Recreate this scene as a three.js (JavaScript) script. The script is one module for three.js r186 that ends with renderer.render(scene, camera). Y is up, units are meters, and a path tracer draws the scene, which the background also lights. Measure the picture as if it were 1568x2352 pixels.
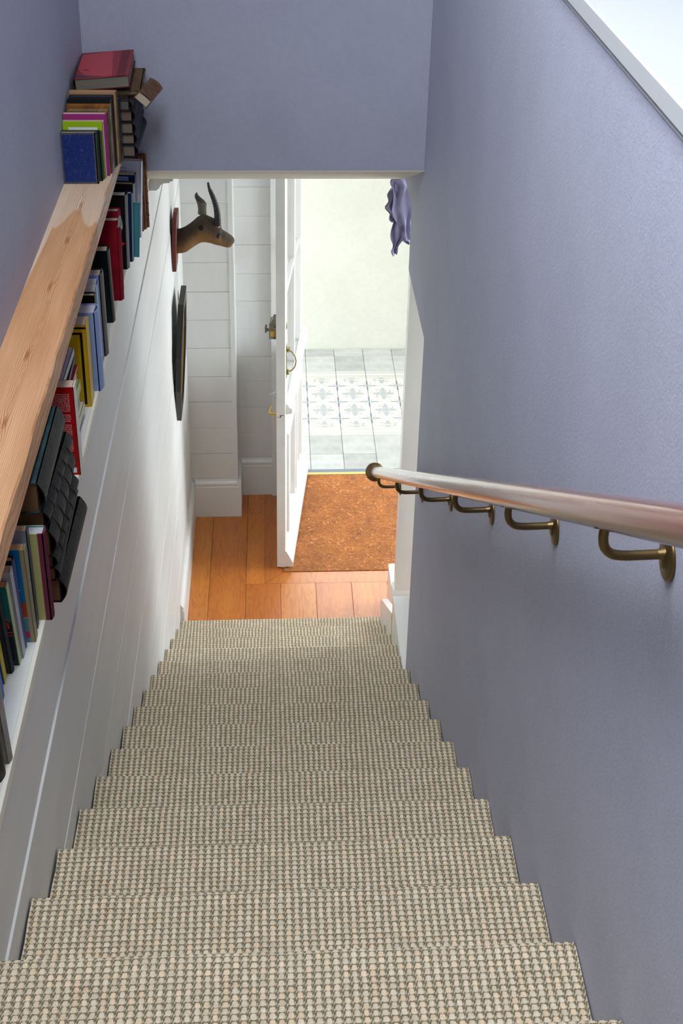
import * as THREE from 'three';
import { mergeGeometries } from 'three/addons/utils/BufferGeometryUtils.js';
import { RectAreaLightUniformsLib } from 'three/addons/lights/RectAreaLightUniformsLib.js';

/* ------------------------------------------------------------------ camera, sky, light, exposure */
const scene = new THREE.Scene();
const FOCAL = 2908.5, CY = 689.8, EYE = new THREE.Vector3(0, 4.509, 0);
const camera = new THREE.PerspectiveCamera(2 * Math.atan(1176 / FOCAL) * 180 / Math.PI, 1568 / 2352, 0.05, 60);
camera.setViewOffset(1568, 2352, 0, 1176 - CY, 1568, 2352);
const [PITCH, YAW, ROLL] = [27.045, 3.464, 1.255].map((d) => d * Math.PI / 180);
const FWD = new THREE.Vector3(Math.sin(YAW) * Math.cos(PITCH), -Math.sin(PITCH), -Math.cos(YAW) * Math.cos(PITCH));
const R0 = new THREE.Vector3(Math.cos(YAW), 0, Math.sin(YAW)), U0 = new THREE.Vector3().crossVectors(R0, FWD);
const RIGHT = R0.clone().multiplyScalar(Math.cos(ROLL)).addScaledVector(U0, Math.sin(ROLL));
const UP = U0.clone().multiplyScalar(Math.cos(ROLL)).addScaledVector(R0, -Math.sin(ROLL));
camera.position.copy(EYE);
camera.quaternion.setFromRotationMatrix(new THREE.Matrix4().makeBasis(RIGHT, UP, FWD.clone().negate()));
scene.add(camera);

scene.background = new THREE.Color().setRGB(0.87, 0.945, 1.0);       // overcast daylight
scene.backgroundIntensity = 7.5;

RectAreaLightUniformsLib.init();
// roof window in the slope over the left wall: (x0, y0) foot and (x1, y1) head of the opening, z0..z1 along the stairs
const ROOF = { x0: -0.612, y0: 5.2, x1: 0.7, y1: 6.6 }, WIN = { a: 0.03, b: 0.5, z0: -2.6, z1: -0.4 };
const roofAt = (t) => [ROOF.x0 + (ROOF.x1 - ROOF.x0) * t, ROOF.y0 + (ROOF.y1 - ROOF.y0) * t];
{
  const [ax, ay] = roofAt(WIN.a), [bx, by] = roofAt(WIN.b);
  const light = new THREE.RectAreaLight(new THREE.Color().setRGB(0.9, 0.96, 1.0), 9, WIN.z1 - WIN.z0, Math.hypot(bx - ax, by - ay));
  light.name = 'roof_window_daylight';
  light.position.set((ax + bx) / 2 + 0.01, (ay + by) / 2 - 0.01, (WIN.z0 + WIN.z1) / 2);
  light.lookAt(light.position.x + 1.4, light.position.y - 1.312, light.position.z);
  scene.add(light);
}
// unseen window and area light added in the right-hand wall to brighten the hall
const ADDED_WIN = { x: 2.3, y0: 0.85, y1: 2.4, z0: -6.1, z1: -5.05 };
{
  const light = new THREE.RectAreaLight(new THREE.Color().setRGB(0.78, 0.9, 1.0), 7, ADDED_WIN.z1 - ADDED_WIN.z0, ADDED_WIN.y1 - ADDED_WIN.y0);
  light.name = 'added_hall_light';
  light.position.set(ADDED_WIN.x - 0.01, (ADDED_WIN.y0 + ADDED_WIN.y1) / 2, (ADDED_WIN.z0 + ADDED_WIN.z1) / 2);
  light.lookAt(0, light.position.y, light.position.z);
  scene.add(light);
}

const renderer = new THREE.WebGLRenderer({ antialias: true });
renderer.toneMapping = THREE.LinearToneMapping;
renderer.toneMappingExposure = 1.0;
renderer.shadowMap.enabled = true;

/* ------------------------------------------------------------------ helpers */
function rng(seed) { let a = seed >>> 0; return () => { a = (a + 0x6D2B79F5) | 0; let t = Math.imul(a ^ (a >>> 15), 1 | a); t = (t + Math.imul(t ^ (t >>> 7), 61 | t)) ^ t; return ((t ^ (t >>> 14)) >>> 0) / 4294967296; }; }
const V = (x, y, z) => new THREE.Vector3(x, y, z);
const lerp = (a, b, t) => a + (b - a) * t, clamp = (x, a = 0, b = 1) => Math.min(b, Math.max(a, x)), smooth = (a, b, x) => { const t = clamp((x - a) / (b - a)); return t * t * (3 - 2 * t); };
function hash(x, y, s) { let h = Math.imul(x, 374761393) + Math.imul(y, 668265263) + Math.imul(s, 1442695041); h = Math.imul(h ^ (h >>> 13), 1274126177); return ((h ^ (h >>> 16)) >>> 0) / 4294967296; }
function vnoise(x, y, px, py, s = 1) {                                // value noise that repeats every px, py
  const xi = Math.floor(x), yi = Math.floor(y), fx = x - xi, fy = y - yi, m = (a, n) => ((a % n) + n) % n;
  const a = hash(m(xi, px), m(yi, py), s), b = hash(m(xi + 1, px), m(yi, py), s), c = hash(m(xi, px), m(yi + 1, py), s), d = hash(m(xi + 1, px), m(yi + 1, py), s);
  const u = fx * fx * (3 - 2 * fx), v = fy * fy * (3 - 2 * fy);
  return lerp(lerp(a, b, u), lerp(c, d, u), v);
}
function fbm(x, y, px, py, oct = 4, s = 1) { let t = 0, a = 0.5, n = 0; for (let i = 0; i < oct; i++) { t += a * vnoise(x, y, px, py, s + i * 17); n += a; x *= 2; y *= 2; px *= 2; py *= 2; a *= 0.5; } return t / n; }
function texture(w, h, fn, srgb = true) {                            // fn(u, v) -> [r, g, b] in 0..1 as seen on screen
  const d = new Uint8Array(w * h * 4);
  for (let j = 0; j < h; j++) for (let i = 0; i < w; i++) {
    const c = fn((i + 0.5) / w, (j + 0.5) / h, i, j), k = (j * w + i) * 4;
    for (let q = 0; q < 3; q++) d[k + q] = clamp(Array.isArray(c) ? c[q] : c) * 255;
    d[k + 3] = 255;
  }
  const t = new THREE.DataTexture(d, w, h, THREE.RGBAFormat);
  t.wrapS = t.wrapT = THREE.RepeatWrapping; t.magFilter = THREE.LinearFilter; t.minFilter = THREE.LinearMipmapLinearFilter; t.generateMipmaps = true;
  if (srgb) t.colorSpace = THREE.SRGBColorSpace;
  t.needsUpdate = true; return t;
}
function canvasTexture(w, h, draw) {
  const c = document.createElement('canvas'); c.width = w; c.height = h; draw(c.getContext('2d'), w, h);
  const t = new THREE.CanvasTexture(c); t.colorSpace = THREE.SRGBColorSpace; t.wrapS = t.wrapT = THREE.RepeatWrapping; return t;
}
function sized(t, mx, my) { const c = t.clone(); c.repeat.set(1 / mx, 1 / my); c.needsUpdate = true; return c; }   // the picture covers mx x my metres
const std = (o) => new THREE.MeshStandardMaterial(o);
const paint = (hex, rough = 0.6, more = {}) => std({ color: hex, roughness: rough, ...more });

const taken = {};
function numbered(n) { if (!(n in taken)) { taken[n] = 0; return n; } return n + '_' + String(++taken[n]).padStart(3, '0'); }
function info(o, label, category, group, kind) { o.userData.label = label; o.userData.category = category; if (group) o.userData.group = group; if (kind) o.userData.kind = kind; return o; }
function thing(name, label, category, pos = [0, 0, 0], group, kind) { const g = new THREE.Group(); g.name = numbered(name); g.position.set(...pos); scene.add(g); return info(g, label, category, group, kind); }
function part(name, geo, mat, parent, label) {
  const m = new THREE.Mesh(Array.isArray(geo) ? merge(geo) : geo, mat); m.name = name; m.castShadow = m.receiveShadow = true; if (label) m.userData.label = label; parent.add(m); return m;
}
function solo(name, geo, mat, label, category, group, kind) { const m = part(numbered(name), geo, mat, scene); return info(m, label, category, group, kind); }
function merge(list) { return mergeGeometries(list.map((g) => { const n = g.index ? g.toNonIndexed() : g; for (const k of Object.keys(n.attributes)) if (!['position', 'normal', 'uv'].includes(k)) n.deleteAttribute(k); return n; }), false); }
function metric(g) {                                                 // uv in metres on the face's own plane, long side of a board along v
  if (g.index) g = g.toNonIndexed();
  const p = g.attributes.position, uv = new Float32Array(p.count * 2), a = V(), b = V(), c = V(), n = V();
  for (let i = 0; i < p.count; i += 3) {
    a.fromBufferAttribute(p, i); b.fromBufferAttribute(p, i + 1); c.fromBufferAttribute(p, i + 2);
    n.crossVectors(b.clone().sub(a), c.clone().sub(a)); const ax = Math.abs(n.x), ay = Math.abs(n.y), az = Math.abs(n.z);
    [a, b, c].forEach((q, k) => { const [u, v] = ay >= ax && ay >= az ? [q.x, q.z] : ax >= az ? [q.y, q.z] : [q.x, q.y]; uv[(i + k) * 2] = u; uv[(i + k) * 2 + 1] = v; });
  }
  g.setAttribute('uv', new THREE.BufferAttribute(uv, 2)); return g;
}
function box(x0, x1, y0, y1, z0, z1) { const g = new THREE.BoxGeometry(x1 - x0, y1 - y0, z1 - z0); g.translate((x0 + x1) / 2, (y0 + y1) / 2, (z0 + z1) / 2); return metric(g); }
function prismX(poly, x0, x1) {                                      // poly: [z, y] points, swept along x
  const s = new THREE.Shape(poly.map(([z, y]) => new THREE.Vector2(-z, y))), g = new THREE.ExtrudeGeometry(s, { depth: x1 - x0, bevelEnabled: false });
  g.rotateY(Math.PI / 2); g.translate(x0, 0, 0); g.computeVertexNormals(); return metric(g);
}
function prismZ(poly, z0, z1) { const g = new THREE.ExtrudeGeometry(new THREE.Shape(poly.map(([x, y]) => new THREE.Vector2(x, y))), { depth: z1 - z0, bevelEnabled: false }); g.translate(0, 0, z0); return metric(g); }
function prismY(poly, y0, y1) {                                      // poly: [x, z]
  const g = new THREE.ExtrudeGeometry(new THREE.Shape(poly.map(([x, z]) => new THREE.Vector2(x, -z))), { depth: y1 - y0, bevelEnabled: false }); g.rotateX(-Math.PI / 2); g.translate(0, y0, 0); return metric(g);
}
function chamfered(x0, x1, y0, y1, z0, z1, c = 0.002) {              // box with its four long (z) edges chamfered
  return prismZ([[x0 + c, y0], [x1 - c, y0], [x1, y0 + c], [x1, y1 - c], [x1 - c, y1], [x0 + c, y1], [x0, y1 - c], [x0, y0 + c]], z0, z1);
}
function tube(pts, r, seg = 24, rad = 10, closed = false) { return new THREE.TubeGeometry(new THREE.CatmullRomCurve3(pts, closed, 'centripetal'), seg, r, rad, closed); }
function sheet(nu, nv, f) {                                          // grid surface f(u, v) -> {p, uv}
  const pos = [], uv = [], idx = [];
  for (let j = 0; j <= nv; j++) for (let i = 0; i <= nu; i++) { const { p, t } = f(i / nu, j / nv); pos.push(p.x, p.y, p.z); uv.push(...t); }
  for (let j = 0; j < nv; j++) for (let i = 0; i < nu; i++) { const a = j * (nu + 1) + i, b = a + 1, c = a + nu + 1, d = c + 1; idx.push(a, b, d, a, d, c); }
  const g = new THREE.BufferGeometry(); g.setAttribute('position', new THREE.Float32BufferAttribute(pos, 3)); g.setAttribute('uv', new THREE.Float32BufferAttribute(uv, 2)); g.setIndex(idx); g.computeVertexNormals(); return g;
}
// a pixel of the 1568 x 2352 photograph gives a direction; the plane it lies on gives the distance
function ray(u, v) { return V(0, 0, 0).addScaledVector(RIGHT, (u - 784) / FOCAL).addScaledVector(UP, -(v - CY) / FOCAL).add(FWD); }
function onZ(u, v, z) { const d = ray(u, v); return d.multiplyScalar(z / d.z).add(EYE); }

/* ------------------------------------------------------------------ shared textures and materials */
const plasterBump = texture(512, 512, (u, v) => 0.55 * fbm(u * 64, v * 64, 64, 64, 3, 3) + 0.3 * fbm(u * 20, v * 20, 20, 20, 3, 9) + 0.15 * fbm(u * 6, v * 22, 6, 22, 3, 5), false);
const plasterTone = texture(512, 512, (u, v) => { const t = 0.97 + 0.06 * (fbm(u * 5, v * 5, 5, 5, 5, 12) - 0.5) + 0.03 * (fbm(u * 90, v * 90, 90, 90, 2, 4) - 0.5); return [t, t, t]; });
const M = {};
M.purple = paint(0xb0b2c4, 0.62, { map: sized(plasterTone, 1.1, 1.1), bumpMap: sized(plasterBump, 0.22, 0.22), bumpScale: 0.0011 });
const brushBump = texture(256, 512, (u, v) => 0.6 * fbm(u * 40, v * 6, 40, 6, 4, 31) + 0.4 * fbm(u * 8, v * 8, 8, 8, 4, 33), false);
const paintTone = texture(256, 512, (u, v) => { const n = fbm(u * 6, v * 3, 6, 3, 5, 41); const t = 0.965 + 0.06 * (n - 0.5); return [t, t, t * 0.997]; });
M.white = paint(0xe9e9e7, 0.5, { map: sized(paintTone, 0.6, 1.2), bumpMap: sized(brushBump, 0.12, 0.5), bumpScale: 0.0006 });
M.gloss = paint(0xf0f0ed, 0.32, { map: sized(paintTone, 0.5, 1.1) });
M.cream = paint(0xeee9da, 0.7, { map: sized(plasterTone, 1.4, 1.4), bumpMap: sized(plasterBump, 0.4, 0.4), bumpScale: 0.001 });
M.render = paint(0xb9b7ab, 0.85, { map: sized(plasterTone, 2, 2), bumpMap: sized(plasterBump, 0.5, 0.5), bumpScale: 0.0015 });
M.capping = paint(0xb9bbbd, 0.4);
M.dark = paint(0x2c2a28, 0.9);
M.ceiling = paint(0xefeeea, 0.8);

/* ------------------------------------------------------------------ the shell */
const XL = -0.481, XR = 0.519, XLP = -0.612;                          // board wall, right wall, purple wall over the shelves
const ZF = -4.047;                                                    // purple wall over the hall opening
const RISE = 0.168, GOING = 0.2525, Z1 = -4.976;
solo('wall_right', prismX([[2.1, 0], [-3.813, 0], [-3.813, 2.41], [-4.36, 2.41], [-4.36, 2.68], [-4.62, 2.68], [-4.62, 3.985], [2.1, 3.985]], XR, XR + 0.1), M.purple,
  'lavender painted plaster wall carrying the handrail', 'wall', null, 'structure');
solo('wall_left', box(XLP - 0.12, XLP, 2.2, 5.35, -4.75, 2.1), M.purple, 'lavender painted wall above the long wooden shelf', 'wall', null, 'structure');
solo('wall_front', box(XLP, XR + 0.1, 2.937, 7.5, ZF - 0.12, ZF), M.purple, 'lavender painted wall over the opening to the hall', 'wall', null, 'structure');
solo('trim_1', prismX([[ZF - 0.001, 2.937], [ZF - 0.001, 2.933], [-4.62, 2.68], [-4.72, 2.68], [-4.72, 2.76], [ZF - 0.13, 2.99]], XLP, XR + 0.06), M.cream,
  'cream sloping soffit under the lavender wall', 'soffit', null, 'structure');
// half-wall capping
const cap = thing('trim_2', 'white capping board along the top of the lavender half wall', 'trim', [0, 0, 0], null, 'structure');
part('cap_board', chamfered(XR - 0.014, XR + 0.15, 3.986, 4.02, -4.05, 2.1, 0.003), M.capping, cap);
part('bed_mould', box(XR - 0.004, XR + 0.1, 3.972, 3.986, -4.05, 2.1), M.capping, cap);
// upper storey, around and behind the camera
const upper = thing('wall_upper', 'lavender walls of the upper landing', 'wall', [0, 0, 0], null, 'structure');
part('landing_wall', box(2.5, 2.62, 3.1, 7.5, -4.6, 2.1), M.purple, upper);
part('rear_wall', box(XLP - 0.12, 2.62, 0, 7.5, 2.1, 2.22), M.purple, upper);
part('far_wall', box(XR + 0.1, 2.62, 3.1, 7.5, -4.72, -4.6), M.purple, upper);
const land = thing('floor_landing', 'upper landing floor at the head of the stairs', 'floor', [0, 0, 0], null, 'structure');
part('landing_boards', [box(XL - 0.13, XR, 2.99, 3.19, -0.43, 2.1), box(XR + 0.1, 2.6, 2.95, 3.15, -4.6, 2.1)], paint(0xb9b2a4, 0.7), land);
// ceiling with the roof window
const roof = thing('ceiling', 'white sloping ceiling with a long roof window above the stairs', 'ceiling', [0, 0, 0], null, 'structure');
const slope = (t0, t1, z0, z1) => { const [ax, ay] = roofAt(t0), [bx, by] = roofAt(t1); return prismZ([[ax, ay], [bx, by], [bx - 0.07, by + 0.07], [ax - 0.07, ay + 0.07]], z0, z1); };
part('sloping_board', [slope(0, WIN.a, -4.75, 2.2), slope(WIN.b, 1.06, -4.75, 2.2), slope(WIN.a, WIN.b, -4.75, WIN.z0), slope(WIN.a, WIN.b, WIN.z1, 2.2)], M.ceiling, roof);
part('flat_board', box(0.66, 2.62, 6.56, 6.66, -4.75, 2.2), M.ceiling, roof);

/* left wall: horizontal painted boards, one by one */
const leftWall = thing('wall_boards', 'white painted horizontal board wall beside the stairs', 'wall', [0, 0, 0], null, 'structure');
part('wall_core', box(-0.62, -0.5, 0, 2.68, -6.3, 2.1), M.white, leftWall);
const seams = [2.683, 2.603, 2.432, 2.264, 2.098, 1.928, 1.76, 1.591, 1.422, 1.25, 1.08, 0.912, 0.745, 0.575, 0.41, 0.24, 0.0];
const proud = [0, -0.0012, 0.0042, 0.0036, 0.0054, 0.0046, 0.005, 0.0042, 0.0062, 0.0056, 0.0062, 0.006, 0.007, 0.0065, 0.0072, 0.007];
for (let i = 0; i + 1 < seams.length; i++)
  part('board', chamfered(-0.4995, XL + proud[i], seams[i + 1] + 0.0009, seams[i] - 0.0007, -6.25, 2.1, 0.0012), M.white, leftWall);

/* hall end: boarded pier, boarded recess behind the door */
const pier = thing('wall_pier', 'white boarded pier at the end of the hall beside the animal head', 'wall', [0, 0, 0], null, 'structure');
part('pier_core', box(-0.5, -0.214, 0, 2.68, -6.4, -6.085), M.white, pier);
const hallSeams = [2.68, 2.49, 2.318, 2.147, 1.973, 1.803, 1.635, 1.461, 1.292, 1.117, 0.938, 0.775, 0.603, 0.429, 0.258, 0.0];
for (let i = 0; i + 1 < hallSeams.length; i++) { const o = [0, 0.001, 0.0004, 0.0016][i % 4]; part('board', box(-0.5, -0.232, hallSeams[i + 1] + 0.0012, hallSeams[i] - 0.0009, -6.09, -6.066 + o), M.white, pier); }
part('corner_strip', box(-0.2335, -0.208, 0, 2.68, -6.28, -6.062), M.white, pier);
const recess = thing('wall_recess', 'white boarded recess behind the open door', 'wall', [0, 0, 0], null, 'structure');
part('recess_core', box(-0.3, 0.15, 0, 2.68, -6.5, -6.3), M.white, recess);
for (let i = 0; i + 1 < hallSeams.length; i++) { const o = [0.001, 0, 0.0015, 0.0006][i % 4]; part('board', box(-0.214, 0.0, hallSeams[i + 1] + 0.007, hallSeams[i] + 0.0055, -6.305, -6.276 + o), M.white, recess); }
part('door_casing', [box(-0.012, 0.052, 0, 2.5, -6.3, -6.245), box(0.052, 0.15, 0, 2.5, -6.5, -6.29)], M.gloss, recess);
// skirtings
function skirt(name, label, poly) {                                   // poly: list of [x0,x1,z0,z1] runs facing +z or +x
  const g = thing(name, label, 'skirting', [0, 0, 0], null, 'structure');
  for (const [dir, a0, a1, face, back] of poly) {
    const prof = [[back, 0], [face, 0], [face, 0.205], [face - 0.002, 0.209], [face - 0.0075, 0.212], [face - 0.0025, 0.219], [face - 0.001, 0.227], [face - 0.004, 0.235], [face - 0.012, 0.243], [face - 0.015, 0.252], [back, 0.252]];
    part('skirting_board', dir === 'x' ? prismX(prof, a0, a1) : prismZ(prof, a0, a1), M.gloss, g);
  }
  return g;
}
skirt('baseboard_hall', 'tall white moulded skirting around the boarded pier', [['x', -0.456, -0.1915, -6.046, -6.09], ['z', -6.28, -6.0475, -0.19, -0.215], ['x', -0.19, 0.0, -6.258, -6.3], ['z', -6.06, -4.985, -0.456, -0.49]]);

/* hall ceiling, end wall, right side */
solo('ceiling_hall', box(-0.62, 2.4, 2.68, 2.78, -6.6, -4.62), M.ceiling, 'white ceiling of the hall', 'ceiling', null, 'structure');
const endWall = thing('wall_entrance', 'white wall around the front doorway', 'wall', [0, 0, 0], null, 'structure');
part('over_door', box(-0.6, 2.4, 2.45, 6.2, -6.55, -6.32), M.ceiling, endWall);
part('left_of_door', box(-0.6, 0.14, 0, 2.45, -6.55, -6.4), M.ceiling, endWall);
part('right_of_door', [box(1.16, 1.24, 0, 2.45, -6.55, -6.32), box(1.24, 2.2, 0, 0.2, -6.55, -6.32), box(2.2, 2.4, 0, 2.45, -6.55, -6.32)], M.ceiling, endWall);
const hallRight = thing('wall_hall', 'white walls on the far side of the hall', 'wall', [0, 0, 0], null, 'structure');
part('side_wall', [box(2.3, 2.4, 0, ADDED_WIN.y0, -6.5, -3.4), box(2.3, 2.4, ADDED_WIN.y1, 2.68, -6.5, -3.4), box(2.3, 2.4, ADDED_WIN.y0, ADDED_WIN.y1, -6.5, ADDED_WIN.z0), box(2.3, 2.4, ADDED_WIN.y0, ADDED_WIN.y1, ADDED_WIN.z1, -3.4)], M.ceiling, hallRight);
part('back_wall', box(XR + 0.1, 2.4, 0, 2.68, -3.5, -3.4), M.ceiling, hallRight);
part('added_screen_wall', box(0.72, 0.8, 0, 2.68, -4.55, -3.5), M.ceiling, hallRight);  // unseen wall added to keep hall light off the stair boards
part('hall_ceiling_near', box(XR + 0.1, 2.4, 2.68, 2.78, -4.62, -3.4), M.ceiling, hallRight);
const nib = thing('trim_3', 'white door lining with moulded plinth beyond the end of the lavender wall', 'door lining', [0, 0, 0], null, 'structure');
part('lining_board', box(0.609, 0.86, 0, 2.68, -5.1, -5.03), M.gloss, nib);
part('plinth', prismX([[-5.28, 0], [-5.022, 0], [-5.022, 0.24], [-5.026, 0.247], [-5.022, 0.256], [-5.024, 0.266], [-5.031, 0.282], [-5.1, 0.282], [-5.1, 0.25], [-5.28, 0.25]], 0.597, 0.86), M.gloss, nib);
const stringer = thing('trim_4', 'white stair string and low boxed base at the foot of the lavender wall', 'stair string', [0, 0, 0], null, 'structure');
part('string_board', prismX([[-4.94, 0], [-4.94, 0.305], [-4.44, 0.642], [-4.44, 0]], 0.53, 0.563), M.gloss, stringer);
part('boxed_base', box(0.53, 0.62, 0, 0.735, -4.452, -3.813), M.gloss, stringer);

/* cornice over the hall's left wall: its cut end faces the stairs */
solo('cornice', prismZ([[-0.49, 2.68], [-0.386, 2.68], [-0.386, 2.671], [-0.399, 2.669], [-0.399, 2.663], [-0.424, 2.661], [-0.432, 2.656], [-0.438, 2.648], [-0.442, 2.638], [-0.449, 2.637], [-0.45, 2.631], [-0.49, 2.631]], -6.06, -4.62), M.gloss,
  'white moulded cornice with a cut end above the board wall', 'cornice');

/* ------------------------------------------------------------------ hall floor */
function grain(w, h, dark, mid, light, freq, seed) {
  return texture(w, h, (u, v) => {
    const wob = fbm(u * 3, v * 4, 3, 4, 4, seed), fine = fbm(u * 90, v * 5, 90, 5, 3, seed + 5), big = fbm(u * 2, v * 3, 2, 3, 4, seed + 8);
    const g = Math.pow(0.5 + 0.5 * Math.sin((u * freq + wob * 7) * 6.283), 2.2), k = clamp(0.16 + 0.2 * g + 0.3 * (fine - 0.3) + 0.6 * (big - 0.35));
    return [0, 1, 2].map((q) => (k < 0.5 ? lerp(light[q], mid[q], k * 2) : lerp(mid[q], dark[q], k * 2 - 1)));
  });
}
const floorTex = grain(512, 1024, [0.52, 0.25, 0.06], [0.78, 0.46, 0.14], [0.88, 0.57, 0.22], 3, 61);
const floorTints = [0xffffff, 0xf6ead8, 0xfff2e2, 0xeedcc6].map((c, i) => { const t = sized(floorTex, 0.2, 1.3); t.offset.set(i * 0.27, i * 0.31); return new THREE.MeshPhysicalMaterial({ color: c, map: t, roughness: 0.42, clearcoat: 0.9, clearcoatRoughness: 0.3, bumpMap: sized(brushBump, 0.1, 0.6), bumpScale: 0.0004 }); });
const floor = thing('floor', 'orange varnished pine floorboards of the hall', 'floor', [0, 0, 0], null, 'structure');
part('sub_floor', box(-0.6, 2.4, -0.15, -0.021, -6.5, 2.1), paint(0x9a7650, 0.9), floor);
let fi = 0;
const plank = (x0, x1, z0, z1) => part('floorboard', chamfered(x0 + 0.0008, x1 - 0.0008, -0.021, 0, z0 + 0.0006, z1 - 0.0006, 0.0011), floorTints[fi++ % 4], floor);
plank(-0.56, -0.3535, -6.4, -4.3); plank(-0.3535, -0.156, -6.4, -4.3); plank(-0.156, -0.055, -6.4, -5.438);
{ const xs = [-0.156, 0.032, 0.222, 0.416, 0.612, 0.81, 1.0, 1.2, 1.4, 1.6, 1.8, 2.0, 2.3]; for (let i = 0; i + 1 < xs.length; i++) plank(xs[i], xs[i + 1], -5.438, -4.3); }
part('floorboard', prismY([[-0.055, -5.44], [0.045, -5.534], [0.045, -6.4], [-0.055, -6.4]], -0.021, -0.0004), floorTints[3], floor);
{ const t = floorTints[1].clone(); t.map = sized(floorTex, 1.3, 0.2); t.map.rotation = Math.PI / 2; part('floorboard', prismY([[-0.053, -5.439], [0.047, -5.533], [1.2, -5.533], [1.2, -5.439]], -0.021, -0.0002), t, floor); }
for (let i = 0; i < 5; i++) plank(1.2 + i * 0.22, 1.42 + i * 0.22, -6.4, -5.438);

/* coir mat, threshold */
const coir = texture(512, 512, (u, v) => {
  const n = fbm(u * 7, v * 7, 7, 7, 4, 71), f = fbm(u * 120, v * 120, 120, 120, 2, 77), s = fbm(u * 26, v * 60, 26, 60, 3, 79), k = 0.95 + 0.2 * (n - 0.5) + 0.42 * (f - 0.5) + 0.22 * (s - 0.5), p = fbm(u * 44, v * 44, 44, 44, 2, 83) > 0.76 ? 0.13 : 0;
  return [0.67 * k + p, 0.41 * k + p, 0.21 * k + p];
});
const coirBump = texture(256, 256, (u, v) => fbm(u * 90, v * 90, 90, 90, 2, 91), false);
solo('coir_doormat', box(0.047, 1.14, -0.02, 0.004, -6.452, -5.535), std({ map: sized(coir, 0.55, 0.55), bumpMap: sized(coirBump, 0.16, 0.16), bumpScale: 0.0025, roughness: 0.95 }), 'orange brown coir doormat set into the floor inside the front door', 'doormat');
const sill = thing('threshold', 'front door threshold with brass strip and dark sill', 'threshold', [0, 0, 0]);
part('brass_strip', box(0.14, 1.16, -0.02, 0.006, -6.474, -6.452), std({ color: 0xd8b468, metalness: 0.6, roughness: 0.35 }), sill);
part('sill_strip', box(0.14, 1.16, -0.03, 0.002, -6.512, -6.474), std({ color: 0x6b7686, roughness: 0.4, metalness: 0.3 }), sill);

/* ------------------------------------------------------------------ passage outside: encaustic tiles and cream wall */
function drawMedallion(g, w, half) {                                  // one tile: quarter stars in the corners, scrolled medallion in the middle
  const grey = 'rgb(196,196,198)', cream = 'rgb(240,230,200)';
  g.fillStyle = 'rgb(241,240,236)'; g.fillRect(0, 0, w, w);
  const petals = (cx, cy) => { for (let k = 0; k < 8; k++) { g.save(); g.translate(cx, cy); g.rotate(k * Math.PI / 4); g.fillStyle = k % 2 ? 'rgb(204,204,202)' : 'rgb(166,168,172)'; g.beginPath(); g.ellipse(w * (k % 2 ? 0.12 : 0.17), 0, w * (k % 2 ? 0.09 : 0.15), w * 0.026, 0, 0, 7); g.fill(); g.restore(); } };
  for (const [x, y] of [[0, 0], [w, 0], [0, w], [w, w]]) petals(x, y);
  g.lineWidth = w * 0.035; g.strokeStyle = cream; for (const [x, y] of [[0, 0], [w, 0], [0, w], [w, w]]) { g.beginPath(); g.arc(x, y, w * 0.4, 0, 7); g.stroke(); }
  g.fillStyle = grey; for (let k = 0; k < 4; k++) { g.save(); g.translate(w / 2, w / 2); g.rotate(k * Math.PI / 2); g.beginPath(); g.ellipse(w * 0.24, 0, w * 0.13, w * 0.07, 0, 0, 7); g.fill();
    g.strokeStyle = 'rgb(184,184,185)'; g.lineWidth = w * 0.03; g.beginPath(); g.arc(w * 0.16, w * 0.16, w * 0.085, 0.4, 5.2); g.stroke(); g.strokeStyle = cream; g.beginPath(); g.arc(w * 0.16, w * 0.16, w * 0.045, 0, 5); g.stroke(); g.restore(); }
  g.fillStyle = 'rgb(196,197,201)'; g.beginPath(); g.arc(w / 2, w / 2, w * 0.12, 0, 7); g.fill();
}
const tilePattern = canvasTexture(256, 256, (g, w) => drawMedallion(g, w));
const tileBorder = canvasTexture(256, 256, (g, w) => { drawMedallion(g, w); g.fillStyle = 'rgb(226,222,216)'; g.fillRect(0, 0, w, w * 0.5);
  g.strokeStyle = 'rgb(243,236,214)'; g.lineWidth = w * 0.05; g.beginPath(); for (let i = 0; i <= 40; i++) { const x = i / 40 * w; g.lineTo(x, w * (0.56 + 0.06 * Math.cos(i / 40 * 6.283 * 2))); } g.stroke();
  g.fillStyle = 'rgb(250,248,240)'; g.fillRect(0, w * 0.22, w, w * 0.07); });
const plainTone = texture(128, 128, (u, v) => { const n = fbm(u * 4, v * 4, 4, 4, 4, 101), t = 0.86 + 0.14 * (n - 0.5); return [t, t, t * 0.99]; });
function tileGeo(w, d) { const g = new THREE.BoxGeometry(w, 0.02, d); return g; }
const TS = 0.2085, tileShape = tileGeo(TS - 0.0034, TS - 0.0018), tileFirst = tileGeo(TS - 0.0038, 0.167), tileLast = tileGeo(TS - 0.0038, 0.1);
const tileMats = { plain: std({ map: plainTone, color: 0xc6c5c2, roughness: 0.55 }), plainDark: std({ map: plainTone, color: 0xb6b6b3, roughness: 0.55 }), pattern: std({ map: tilePattern, color: 0xc7c7c5, roughness: 0.55 }), border: std({ map: tileBorder, color: 0xc7c7c5, roughness: 0.55 }) };
const paving = thing('floor_passage', 'pale patterned encaustic tiles of the passage outside', 'tiled floor', [0, 0, 0], null, 'structure');
part('mortar_bed', box(-1.2, 5.4, -0.2, -0.004, -8.6, -6.512), paint(0x8d8d88, 0.95), paving);
const rows = [['plain', -6.5965, tileFirst], ['plain', -6.7855, 0], ['border', -6.994, 0, Math.PI], ['pattern', -7.2025, 0], ['pattern', -7.411, 0], ['border', -7.6195, 0], ['plain', -7.828, 0], ['plain', -7.984, tileLast]];
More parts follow.
